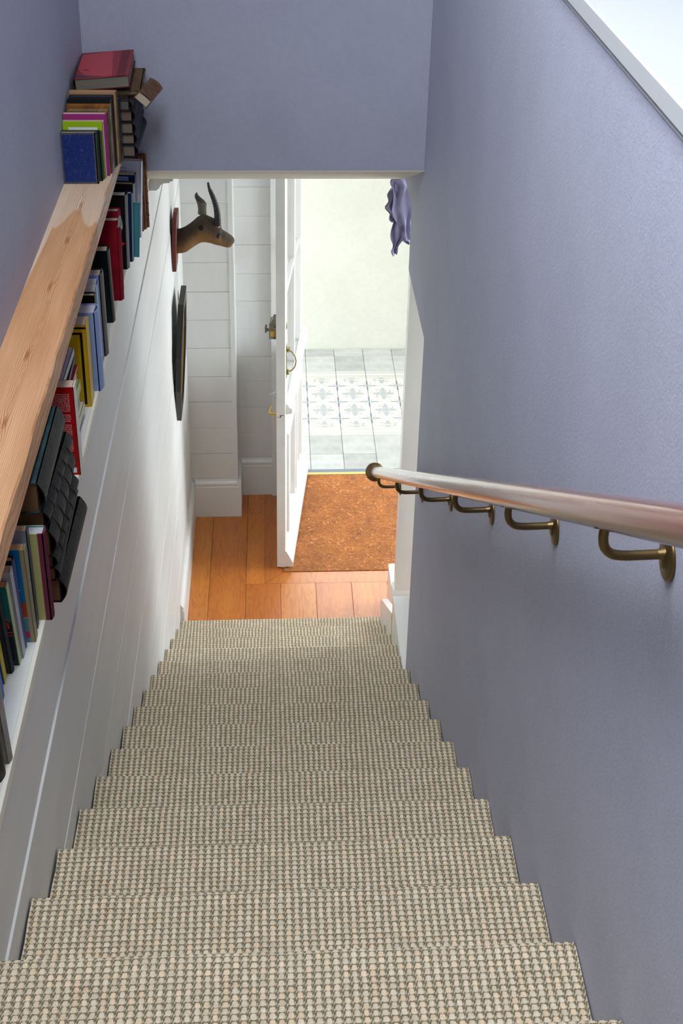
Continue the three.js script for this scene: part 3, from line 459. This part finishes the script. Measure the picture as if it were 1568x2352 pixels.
function arcSpine(d, t, y0, y1, bulge, thick) { const n = 8, out = [], inn = []; for (let i = 0; i <= n; i++) { const s = i / n, b = bulge * Math.sin(s * Math.PI); out.push([b, -t * s]); inn.unshift([b - thick, -t * s]); } return prismY([...out, ...inn], y0, y1); }
function book(name, label, o) {
  const { h, d = 0.125, t, cover, spine = cover, pages = 0xe4d8c4, kind = 'paper', soft = kind === 'paper', bands = 0, art, spineArt, bulge = soft ? 0 : 0.16 * t, group } = o;
  const g = thing(name, label, 'book', o.pos, group), c = soft ? 0.0008 : 0.0028, in_ = soft ? 0.0004 : 0.0035;
  const cm = coverMat(cover, kind), sm = coverMat(spine, kind), flat = (x0, x1, y0, y1, z0, z1) => { const b = new THREE.BoxGeometry(x1 - x0, y1 - y0, z1 - z0); b.translate((x0 + x1) / 2, (y0 + y1) / 2, (z0 + z1) / 2); return b; };
  part('front_cover', art ? flat(-d, 0, 0, h, -c, 0) : box(-d, 0, 0, h, -c, 0), art ? artMat(art) : cm, g);
  part('back_cover', box(-d, 0, 0, h, -t, -t + c), coverMat(o.back ?? cover, kind), g);
  part('spine', spineArt ? flat(-0.001, 0.0015, 0, h, -t, 0) : bulge ? arcSpine(d, t, 0, h, bulge, 0.003) : box(-0.0015, 0.0012, 0, h, -t, 0), spineArt ? artMat(spineArt) : sm, g);
  part('page_block', box(-d + in_, -0.003, in_, h - in_, -t + c, -c), pagesOf(pages), g);
  for (let i = 0; i < bands; i++) { const y = h * (i + 1) / (bands + 1); part('raised_band', arcSpine(d, t, y - 0.002, y + 0.002, bulge + 0.0014, 0.003), sm, g); }
  const q = new THREE.Quaternion(); const ax = (x, y, z, a) => new THREE.Quaternion().setFromAxisAngle(V(x, y, z), a * Math.PI / 180);
  if (o.yaw) q.multiply(ax(0, 1, 0, o.yaw)); if (o.roll) q.multiply(ax(0, 0, 1, o.roll)); if (o.flat) q.multiply(ax(1, 0, 0, -90)); if (o.lean) q.multiply(ax(1, 0, 0, o.lean));
  g.quaternion.copy(q); return g;
}
const fillBg = (g, w, h, c) => { g.fillStyle = c; g.fillRect(0, 0, w, h); };
const art = {
  redBack: canvasTexture(512, 1024, (g, w, h) => { fillBg(g, w, h, '#b00a12'); g.fillStyle = '#f3d9d2'; g.textAlign = 'right';
    const lines = ['and reverence of', 'New York has heard of', 'she is a legendary', 'she is the daughter of', 'Together, they have', 'of a world of seemingly', 'as a decade of excess and', 'to an end. But at what cost', 'their immense fortune?', '', 'at the centre of Bonds,', '1937 novel that all of New York', 'to have read, but there are other', 'of privilege and deceit.', '', 'elegantly puts these', 'into conversation', 'and in tandem with the', 'bent on disentangling', 'The result is a novel that', 'becomes more', 'each new revelation.', '', 'TRUST engages', 'for the truth while', 'that often live at', 'the reality-warping', 'capital, and the ease', 'can manipulate facts.', '', '', 'a novel. A story', 'within a story.', 'ROXANE GAY'];
    lines.forEach((s, i) => { g.font = (i === lines.length - 1 ? 'bold ' : '') + '25px serif'; g.fillText(s, w * 0.91, 90 + i * 23.4); });
    g.fillStyle = '#eef0f4'; g.fillRect(w * 0.6, h * 0.912, w * 0.33, h * 0.06); g.fillStyle = '#222'; let x = w * 0.7; const r = rng(4); while (x < w * 0.87) { const b = 2 + r() * 5; g.fillRect(x, h * 0.928, b, h * 0.036); x += b + 2 + r() * 4; } }),
  yellow: canvasTexture(256, 512, (g, w, h) => { fillBg(g, w, h, '#d3a91c'); g.strokeStyle = '#17130c'; g.lineWidth = 14; g.strokeRect(-40, h * 0.105, w * 0.89 + 40, h * 0.85); g.fillStyle = '#17130c'; g.fillRect(0, h * 0.028, w, 12); g.fillStyle = '#d0cfe2'; g.fillRect(w * 0.36, h * 0.845, w * 0.25, h * 0.035); g.fillStyle = '#5a4a12'; g.font = '16px sans-serif'; g.save(); g.translate(w * 0.52, h * 0.46); g.rotate(-1.4); g.fillText('EASY', 0, 0); g.restore(); }),
  tealM: canvasTexture(256, 512, (g, w, h) => { fillBg(g, w, h, '#16262c'); g.fillStyle = '#0f6f70'; g.beginPath(); g.moveTo(w * 0.6, 0); g.lineTo(w, 0); g.lineTo(w, h * 0.45); g.lineTo(w * 0.85, h * 0.4); g.fill(); g.fillStyle = '#e8381a'; g.textAlign = 'right'; g.font = 'bold 58px sans-serif'; g.fillText('M', w * 0.97, h * 0.52); g.fillRect(w * 0.72, h * 0.4, w * 0.25, 7); g.fillRect(w * 0.74, h * 0.56, w * 0.24, 7); g.fillRect(w * 0.76, h * 0.6, w * 0.22, 6); g.fillRect(w * 0.84, h * 0.95, w * 0.1, 6); }),
  blue: canvasTexture(256, 512, (g, w, h) => { fillBg(g, w, h, '#0f74b0'); g.fillStyle = '#dcecf5'; for (const [y, a, b] of [[0.1, 0.72, 0.84], [0.12, 0.72, 0.8], [0.14, 0.72, 0.83], [0.26, 0.74, 0.83], [0.285, 0.74, 0.83], [0.31, 0.74, 0.8], [0.335, 0.74, 0.83], [0.42, 0.76, 0.87], [0.445, 0.76, 0.82]]) g.fillRect(w * a, h * y, w * (b - a), 4);
    g.fillStyle = '#b4491e'; g.fillRect(0, h * 0.56, w, h * 0.16); g.fillStyle = '#c98a3a'; g.fillRect(w * 0.5, h * 0.58, w * 0.28, h * 0.06); g.fillStyle = '#c9b791'; g.fillRect(0, h * 0.72, w, 5); g.fillStyle = '#5d9095'; g.fillRect(0, h * 0.73, w, h * 0.27);
    g.fillStyle = '#b8481f'; g.beginPath(); g.ellipse(w * 0.72, h * 0.93, w * 0.1, h * 0.05, 0, 0, 7); g.fill(); g.fillStyle = '#c23a58'; g.fillRect(w * 0.65, h * 0.9, w * 0.06, h * 0.05); g.fillRect(w * 0.86, h * 0.88, w * 0.1, h * 0.07); g.fillStyle = '#a99d78'; g.fillRect(w * 0.93, 0, w * 0.07, h); }),
  maroon: canvasTexture(128, 256, (g, w, h) => { fillBg(g, w, h, '#b9b577'); g.fillStyle = '#742f45'; g.fillRect(w * 0.905, 0, w * 0.095, h); }),
  lime: canvasTexture(128, 256, (g, w, h) => { fillBg(g, w, h, '#9fc21a'); g.fillStyle = '#e6e6ee'; g.fillRect(w * 0.14, h * 0.1, w * 0.72, h * 0.6); g.fillStyle = '#8a8a90'; g.fillRect(w * 0.4, h * 0.16, w * 0.34, 3); }),
  white: canvasTexture(256, 512, (g, w, h) => { fillBg(g, w, h, '#d9dcea'); g.fillStyle = '#3a3d4a'; g.textAlign = 'right'; g.font = '17px serif'; ['so intimately famous', 'one hundred and', 'extraordinary and'].forEach((s, i) => g.fillText(s, w * 0.62, h * (0.1 + 0.04 * i))); }),
  photo: canvasTexture(128, 256, (g, w, h) => { fillBg(g, w, h, '#20284e'); g.fillStyle = '#8f9fce'; g.fillRect(0, 5, w * 0.84, h * 0.34); g.fillStyle = '#c6cede'; g.fillRect(0, h * 0.28, w * 0.4, h * 0.06); g.fillStyle = '#6f82bd'; g.beginPath(); g.moveTo(0, h * 0.28); g.lineTo(w * 0.4, h * 0.12); g.lineTo(w * 0.84, h * 0.24); g.lineTo(w * 0.84, h * 0.34); g.lineTo(0, h * 0.34); g.fill(); }),
  sticker: canvasTexture(256, 512, (g, w, h) => { fillBg(g, w, h, '#141313'); g.fillStyle = '#d8391c'; g.beginPath(); g.moveTo(w * 0.8, h * 0.6); g.lineTo(w * 0.98, h * 0.64); g.lineTo(w * 0.86, h * 0.69); g.lineTo(w * 0.7, h * 0.65); g.fill(); }),
  checker: canvasTexture(64, 512, (g, w, h) => { const cs = ['#2b4a86', '#c9556a', '#33507f', '#d0606c', '#2f62b5', '#c55a6e', '#28406c']; for (let i = 0; i < 14; i++) { g.fillStyle = cs[i % 7]; g.fillRect(0, i * h / 14, w, h / 14); g.fillStyle = cs[(i + 3) % 7]; g.fillRect(w * 0.5, i * h / 14, w / 2, h / 28); } g.fillStyle = '#e9e6ea'; for (let i = 0; i < 26; i++) g.fillRect(w * 0.18, h * 0.2 + i * 12, w * (0.2 + 0.15 * hash(i, 1, 1)), 6); }),
  scuffBlue: canvasTexture(256, 384, (g, w, h) => { fillBg(g, w, h, '#57564f'); const q = g.createLinearGradient(0, 0, 1, 0); g.fillStyle = '#1d3170'; g.fillRect(10, 12, w - 26, h - 26); const r = rng(8); for (let i = 0; i < 240; i++) { g.fillStyle = r() < 0.5 ? 'rgba(90,105,150,0.22)' : 'rgba(18,28,70,0.3)'; const s = 2 + r() * 16; g.fillRect(r() * w, r() * h, s, s * (0.2 + r())); } g.fillStyle = 'rgba(95,92,84,0.7)'; for (let i = 0; i < 60; i++) { g.fillRect(r() * w, r() < 0.5 ? 8 + r() * 8 : h - 16 + r() * 8, 3 + r() * 8, 3); g.fillRect(r() < 0.5 ? 6 + r() * 8 : w - 20 + r() * 8, r() * h, 3, 3 + r() * 8); } }),
  scuffRed: canvasTexture(384, 256, (g, w, h) => { g.translate(w, h); g.rotate(Math.PI); fillBg(g, w, h, '#8d2f38'); g.fillStyle = '#b2434c'; g.beginPath(); g.moveTo(0, h * 0.1); g.lineTo(w * 0.6, 0); g.lineTo(w * 0.7, h); g.lineTo(w * 0.2, h * 0.9); g.lineTo(0, h * 0.6); g.fill(); g.fillStyle = '#6a1f2c'; g.fillRect(w * 0.78, 0, w * 0.16, h); g.fillStyle = '#54333f'; g.beginPath(); g.moveTo(0, h); g.lineTo(0, h * 0.84); g.lineTo(w * 0.5, h); g.fill(); g.fillStyle = '#3c1a20'; g.fillRect(w * 0.12, h * 0.68, w * 0.12, 7); const r = rng(18); for (let i = 0; i < 260; i++) { g.fillStyle = r() < 0.5 ? 'rgba(60,20,28,0.16)' : 'rgba(200,110,110,0.12)'; g.fillRect(r() * w, r() * h, 2 + r() * 14, 1 + r() * 6); } }),
};
const LOW = 'books standing on the white ledge', PILE = 'leather volumes piled on the white ledge', TOPROW = 'books standing on the wooden shelf', TOPPILE = 'old volumes piled on the wooden shelf', FLAT = 'paperbacks lying on the white ledge', Y0 = 2.7105;
// standing row on the white ledge, from the far end towards the camera
const lowRow = [
  ['far_support', 0],
  ['hardback_book', 'large white hardback with lines of dark print beside the brown leather volumes', { pos: [-0.4475, 2.7325, -3.948], h: 0.27, t: 0.026, cover: 0xd4d6e2, kind: 'gloss', lean: -3, roll: -3, art: art.white, pages: 0xb9bac2 }],
  ['paperback_book', 'paperback with blue mountain photograph and navy spine', { pos: [-0.461, Y0, -3.897], h: 0.262, t: 0.034, cover: 0x20284e, lean: -4, roll: -2, art: art.photo }],
  ['hardback_book', 'black hardback with grey lettered spine between navy and photograph covers', { pos: [-0.462, Y0, -3.847], h: 0.25, t: 0.034, cover: 0x16161a, spine: 0x55565e, kind: 'gloss', lean: -4, roll: -2, pages: 0xcdbba8 }],
  ['hardback_book', 'glossy navy blue hardback beside the big black book', { pos: [-0.463, Y0, -3.803], h: 0.236, t: 0.03, cover: 0x14294f, kind: 'gloss', lean: -4, roll: -2 }],
  ['hardback_book', 'thick black hardback with a small orange diamond sticker', { pos: [-0.474, Y0, -3.745], h: 0.253, t: 0.046, cover: 0x141313, kind: 'gloss', lean: -4, roll: -1, art: art.sticker, pages: 0xdedbe0 }],
  ['hardback_book', 'red cloth hardback behind the one with the torn spine', { pos: [-0.476, Y0, -3.585], h: 0.262, t: 0.04, cover: 0x9a2033, kind: 'cloth', lean: -7, pages: 0xcfc3b8 }],
  ['hardback_book', 'worn red cloth hardback with torn spine head', { pos: [-0.47, Y0, -3.522], h: 0.258, t: 0.044, cover: 0x8d1022, kind: 'cloth', lean: -7, pages: 0xcfc3b8, torn: true }],
  ['hardback_book', 'black hardback with thin pale edge leaning alone beside the red book', { pos: [-0.479, Y0, -3.376], h: 0.25, t: 0.036, cover: 0x10191a, kind: 'gloss', lean: 6, pages: 0xd8c3ae }],
  ['hardback_book', 'lavender hardback with dark back board', { pos: [-0.478, Y0, -3.172], h: 0.258, t: 0.045, cover: 0x8f9bcd, back: 0x24211f, spine: 0x5d5a54, kind: 'gloss', pages: 0xc9bab0 }],
  ['paperback_book', 'white paperback edged in royal blue', { pos: [-0.482, Y0, -3.135], h: 0.252, t: 0.029, cover: 0xd5d7ea, spine: 0x3a4f9e, pages: 0xdcdce6 }],
  ['paperback_book', 'white paperback with pale sky blue spine', { pos: [-0.481, Y0, -3.106], h: 0.249, t: 0.025, cover: 0xd9d9dd, spine: 0x6fa6cc, pages: 0xdcd3cf }],
  ['hardback_book', 'small black hardback with olive spine and pale pages', { pos: [-0.482, Y0, -3.076], h: 0.243, t: 0.024, cover: 0x14140f, spine: 0x6b6a58, kind: 'gloss', pages: 0xd9c6ba }],
  ['hardback_book', 'plain periwinkle blue hardback beside the yellow book', { pos: [-0.471, Y0, -2.982], h: 0.24, t: 0.055, cover: 0x8ea3d3, kind: 'gloss', pages: 0xcfd0e4 }],
  ['paperback_book', 'yellow paperback with thick black outline on its cover', { pos: [-0.484, Y0, -2.902], h: 0.243, t: 0.052, cover: 0xd3a91c, art: art.yellow, lean: -2, pages: 0xdccdc4 }],
  ['paperback_book', 'red paperback back cover with white text and barcode', { pos: [-0.471, Y0, -2.588], h: 0.249, t: 0.034, cover: 0xb00a12, spine: 0xd9cfc4, art: art.redBack, pages: 0xdfcdb8 }],
  ['hardback_book', 'hardback with olive yellow boards and maroon spine', { pos: [-0.462, Y0, -2.066], h: 0.221, t: 0.03, cover: 0x742f45, back: 0x7fa392, art: art.maroon, kind: 'cloth', bulge: 0.003, pages: 0xccd2e2 }],
  ['paperback_book', 'white paperback with slate spine beside the maroon one', { pos: [-0.488, Y0, -2.04], h: 0.249, t: 0.018, cover: 0x9fa0a8, spine: 0x474b55, pages: 0xe2c3a2 }],
  ['paperback_book', 'bright blue paperback with orange and teal fox artwork', { pos: [-0.485, Y0, -2.001], h: 0.243, t: 0.02, cover: 0x0f74b0, spine: 0x8d8868, art: art.blue, lean: 3, pages: 0xe0b083 }],
  ['hardback_book', 'thin navy book leaning against the bright blue paperback', { pos: [-0.503, Y0, -1.979], h: 0.236, t: 0.018, cover: 0x1c2130, spine: 0x49528a, kind: 'gloss', lean: 4, pages: 0xd3a77c }],
  ['paperback_book', 'white paperback with creased spine', { pos: [-0.502, Y0, -1.955], h: 0.234, t: 0.021, cover: 0xb7b7c0, spine: 0xb9bac2, lean: 6, pages: 0xcfa985 }],
  ['paperback_book', 'black and teal paperback with red lettering and green spine', { pos: [-0.506, Y0, -1.935], h: 0.222, t: 0.016, cover: 0x16262c, spine: 0xb4c295, art: art.tealM, lean: 7.5, pages: 0xc98f56 }],
  ['hardback_book', 'charcoal grey book with a pale tag on its spine', { pos: [-0.517, Y0, -1.912], h: 0.215, t: 0.02, cover: 0x3a3d44, kind: 'cloth', d: 0.09, lean: 8 }],
  ['paperback_book', 'slim book with yellow and blue spine', { pos: [-0.526, Y0, -1.884], h: 0.21, t: 0.02, cover: 0x2a68b4, spine: 0xc9b62a, d: 0.08, lean: 8 }],
  ['paperback_book', 'slim book with crimson spine', { pos: [-0.527, Y0, -1.858], h: 0.21, t: 0.014, cover: 0x2a63b0, spine: 0x7c3059, d: 0.08, lean: 8 }],
  ['paperback_book', 'cobalt blue book at the end of the leaning row', { pos: [-0.521, Y0, -1.826], h: 0.2, t: 0.026, cover: 0x1257ad, d: 0.085, lean: 8 }],
  ['hardback_book', 'pale grey cloth book standing apart near the head of the stairs', { pos: [-0.481, Y0, -1.683], h: 0.235, t: 0.026, cover: 0xaaa7a2, kind: 'cloth', lean: 5 }],
  ['hardback_book', 'worn black book beside the pale grey one', { pos: [-0.488, Y0, -1.642], h: 0.22, t: 0.034, cover: 0x221f1e, kind: 'leather', lean: 5 }],
];
for (const [n, l, o] of lowRow) if (o) {
  const b = book(n, l, { ...o, group: LOW });
  if (o.torn) part('torn_headband', (() => { const g = new THREE.IcosahedronGeometry(0.016, 2), p = g.attributes.position; for (let i = 0; i < p.count; i++) { const k = 0.55 + 0.9 * hash(Math.round(p.getX(i) * 4000), Math.round(p.getY(i) * 4000 + p.getZ(i) * 900), 3); p.setXYZ(i, p.getX(i) * 0.55 * k, p.getY(i) * 1.5 * k, p.getZ(i) * k); } g.computeVertexNormals(); g.translate(0.002, o.h - 0.02, -0.02); return g; })(), std({ color: 0x8b8a84, roughness: 0.95 }), b, 'frayed grey binding');
}
// brown leather volumes at the far end, on a flat dark volume
book('hardback_book', 'flat dark volume under the brown leather books', { pos: [-0.46, 2.7325, -3.93], h: 0.112, t: 0.0215, cover: 0x2c2018, kind: 'leather', flat: true, group: LOW });
[[-0.447, 2.734, -3.995, 0.272], [-0.439, 2.734, -4.012, 0.268], [-0.431, 2.734, -4.029, 0.266]].forEach(([x, y, z, h], i) => book('leather_volume', ['ribbed brown leather volume next to the large white hardback', 'middle ribbed brown leather volume of the set of three', 'ribbed brown leather volume against the lavender wall'][i], { pos: [x, y, z], h, t: 0.0165, cover: 0x8a5424, kind: 'leather', bands: 5, bulge: 0.007, group: 'brown leather set at the end of the ledge' }));
// teal leaning booklet
book('paperback_book', 'turquoise booklet poking out between navy and white books', { pos: [-0.444, 2.7115, -3.837], h: 0.19, t: 0.005, d: 0.08, cover: 0x3f8790, roll: -3, lean: -4, group: LOW });
// pile of leather volumes lying on the ledge
[['teal covered volume with scuffed edges, topmost of the leather pile', 3.031, 0.074, -0.47, 0.29, 0x2c4a52, 0x1f2120, 0], ['thin black leather volume with raised bands, second in the pile', 2.956, 0.042, -0.466, 0.295, 0x1d1c1a, 0x1b1b1a, 5], ['thick black leather volume with raised bands, third in the pile', 2.9135, 0.066, -0.457, 0.3, 0x211d1a, 0x1b1b1a, 5], ['narrow black leather volume with raised bands, fourth in the pile', 2.847, 0.036, -0.457, 0.285, 0x201d1a, 0x1d1b19, 5], ['plain black leather volume, fifth in the pile', 2.8105, 0.035, -0.455, 0.295, 0x1b1a19, 0x1a1a1a, 0], ['wide black leather volume at the bottom of the pile', 2.775, 0.064, -0.45, 0.29, 0x1a1817, 0x191817, 0]]
  .forEach(([l, y, t, x, h, c, s, b], i) => book('leather_volume', l, { pos: [x, y, -2.1 - (i % 2) * 0.008 - (i > 3 ? 0.012 : 0)], h, t, d: 0.125, cover: c, spine: s, kind: 'leather', bands: b, pages: 0x7c5638, bulge: Math.min(0.014, t * 0.3), flat: true, yaw: i % 2 ? -1 : 0.6, group: PILE }));
// paperbacks lying flat behind the red one
[['orange paperback with blue and pink patterned spine, topmost of the flat pile', 2.967, 0.044, -0.497, 0.205, 0xc0871f, { spineArt: art.checker, pages: 0xa88a68 }], ['grey and white paperback under the orange one', 2.9225, 0.02, -0.492, 0.21, 0xb9bbc2, { spine: 0xa9aab0 }], ['black paperback with crimson stripe in the flat pile', 2.902, 0.02, -0.484, 0.2, 0x18171a, { spine: 0x1d1b1e }], ['slim crimson paperback in the flat pile', 2.8815, 0.009, -0.484, 0.2, 0xb12542, {}], ['white paperback with lime green end in the flat pile', 2.872, 0.045, -0.484, 0.205, 0xe0dccf, { spine: 0xd8d6c6 }], ['pale lime paperback in the flat pile', 2.8265, 0.03, -0.484, 0.21, 0xb3c06a, {}], ['sage grey paperback in the flat pile', 2.796, 0.038, -0.48, 0.21, 0x8c9488, { spine: 0x8f968c }], ['cream paperback in the flat pile', 2.7575, 0.022, -0.478, 0.215, 0xd6cfb6, {}], ['dark blue paperback at the bottom of the flat pile', 2.735, 0.024, -0.484, 0.21, 0x1c2a33, {}]]
  .forEach(([l, y, t, x, h, c, more], i) => book('paperback_book', l, { pos: [x - 0.02, y, -2.63 - (i % 3) * 0.006], h, t, d: 0.092, cover: c, kind: 'paper', flat: true, yaw: (i % 2 ? -1 : 1), group: FLAT, ...more }));

// standing row on the wooden shelf
const yT = PY + 0.0005;
[['hardback_book', 'scuffed royal blue cloth book facing out at the front of the shelf row', { pos: [-0.511, yT, -3.506], h: 0.158, d: 0.101, t: 0.02, cover: 0x57564f, spine: 0x5b5648, art: art.scuffBlue, kind: 'cloth', bulge: 0.002 }],
 ['hardback_book', 'dark green cloth book behind the royal blue one', { pos: [-0.502, yT, -3.528], h: 0.154, d: 0.108, t: 0.014, cover: 0x2c4438, kind: 'cloth', bulge: 0.002 }],
 ['paperback_book', 'brown edged pamphlet on the wooden shelf', { pos: [-0.498, yT, -3.543], h: 0.15, d: 0.112, t: 0.009, cover: 0x7b6a52 }],
 ['paperback_book', 'lime green paperback with white label panel', { pos: [-0.494, yT, -3.553], h: 0.176, d: 0.116, t: 0.014, cover: 0x9fc21a, spine: 0xd7d7d8, art: art.lime, pages: 0xd6c4ae }],
 ['paperback_book', 'magenta paperback standing taller behind the lime one', { pos: [-0.486, yT, -3.569], h: 0.192, d: 0.124, t: 0.016, cover: 0xa02f78, lean: -1 }],
 ['hardback_book', 'old brown book with patterned spine in the shelf row', { pos: [-0.481, yT, -3.588], h: 0.197, d: 0.12, t: 0.02, cover: 0x8e7452, spine: 0x6f5740, kind: 'leather', bulge: 0.003, lean: -1, pages: 0xc6bca2 }],
 ['hardback_book', 'tan leather book with worn pale spine in the shelf row', { pos: [-0.479, yT, -3.61], h: 0.205, d: 0.126, t: 0.018, cover: 0x9a6328, spine: 0x9d927f, kind: 'leather', bulge: 0.003, lean: -1 }],
 ['hardback_book', 'black bound notebook in the shelf row', { pos: [-0.478, yT, -3.63], h: 0.213, d: 0.128, t: 0.016, cover: 0x1b1e22, spine: 0x5a5548, kind: 'cloth', bulge: 0.003, lean: -1, pages: 0xcfc6bb }],
 ['hardback_book', 'slate black bound book with pale pages in the shelf row', { pos: [-0.474, yT, -3.648], h: 0.22, d: 0.128, t: 0.018, cover: 0x2a2c33, spine: 0x3a3326, kind: 'cloth', bulge: 0.003, lean: -1, pages: 0xc9c8cc }],
 ['hardback_book', 'tall buff paper covered book at the back of the shelf row', { pos: [-0.464, yT, -3.668], h: 0.228, d: 0.14, t: 0.018, cover: 0xb98f68, spine: 0x6e5b45, kind: 'cloth', bulge: 0.002, lean: -1 }],
 ['hardback_book', 'dark green leather book beside the old pile', { pos: [-0.462, yT, -3.688], h: 0.2, d: 0.14, t: 0.026, cover: 0x1d2a26, kind: 'leather', lean: -1 }]].forEach(([n, l, o]) => book(n, l, { ...o, group: TOPROW }));
// pile of old dark volumes lying at the end of the wooden shelf
[['navy leather volume at the bottom of the shelf pile', 3.1445, 0.0385, -0.424, 0x20262c, 0x1b2531, 0x83766b], ['navy leather volume with torn ends, second from the bottom of the shelf pile', 3.18, 0.035, -0.425, 0x1a2028, 0x17202b, 0x8d7c70], ['dark leather volume with frayed spine in the middle of the shelf pile', 3.218, 0.0375, -0.427, 0x1c2630, 0x161d26, 0x87796e], ['dark leather volume with brown pages, fourth in the shelf pile', 3.255, 0.0365, -0.428, 0x2a1d1c, 0x181a20, 0x7e6a5e], ['grey paged volume under the brown and red books', 3.29, 0.0345, -0.434, 0x3b3431, 0x2a2626, 0x6a6563]]
  .forEach(([l, y, t, x, c, s, p], i) => book('leather_volume', l, { pos: [x, y, -3.728 - (i % 2) * 0.006], h: 0.27, t, d: 0.17, cover: c, spine: s, pages: p, kind: 'leather', bulge: 0.01, flat: true, yaw: i % 2 ? 0.8 : -0.6, group: TOPPILE }));
book('leather_volume', 'tan leather volume overhanging the shelf pile', { pos: [-0.402, 3.3065, -3.775], h: 0.23, t: 0.016, d: 0.18, cover: 0x6d5438, kind: 'leather', bulge: 0.004, flat: true, yaw: 2, pages: 0x8b7a62, group: TOPPILE });
book('leather_volume', 'small brown volume with ribbed spine tipped off the edge of the shelf pile', { pos: [-0.408, 3.305, -3.77], h: 0.14, t: 0.052, d: 0.03, cover: 0x5a3f2c, spine: 0x7c5a45, kind: 'leather', bands: 5, bulge: 0.006, flat: true, yaw: -10, roll: 50, group: TOPPILE });
book('hardback_book', 'faded red cloth book lying on top of the shelf pile', { pos: [-0.608, 3.35, -4.02], h: 0.275, t: 0.04, d: 0.165, cover: 0x8d2f38, art: art.scuffRed, back: 0x5a2024, spine: 0x4a2328, pages: 0x8d857a, kind: 'cloth', flat: true, yaw: 182, roll: -4, group: TOPPILE });

scene.traverse((o) => { if (o.isMesh) { o.castShadow = true; o.receiveShadow = true; } });
renderer.render(scene, camera);
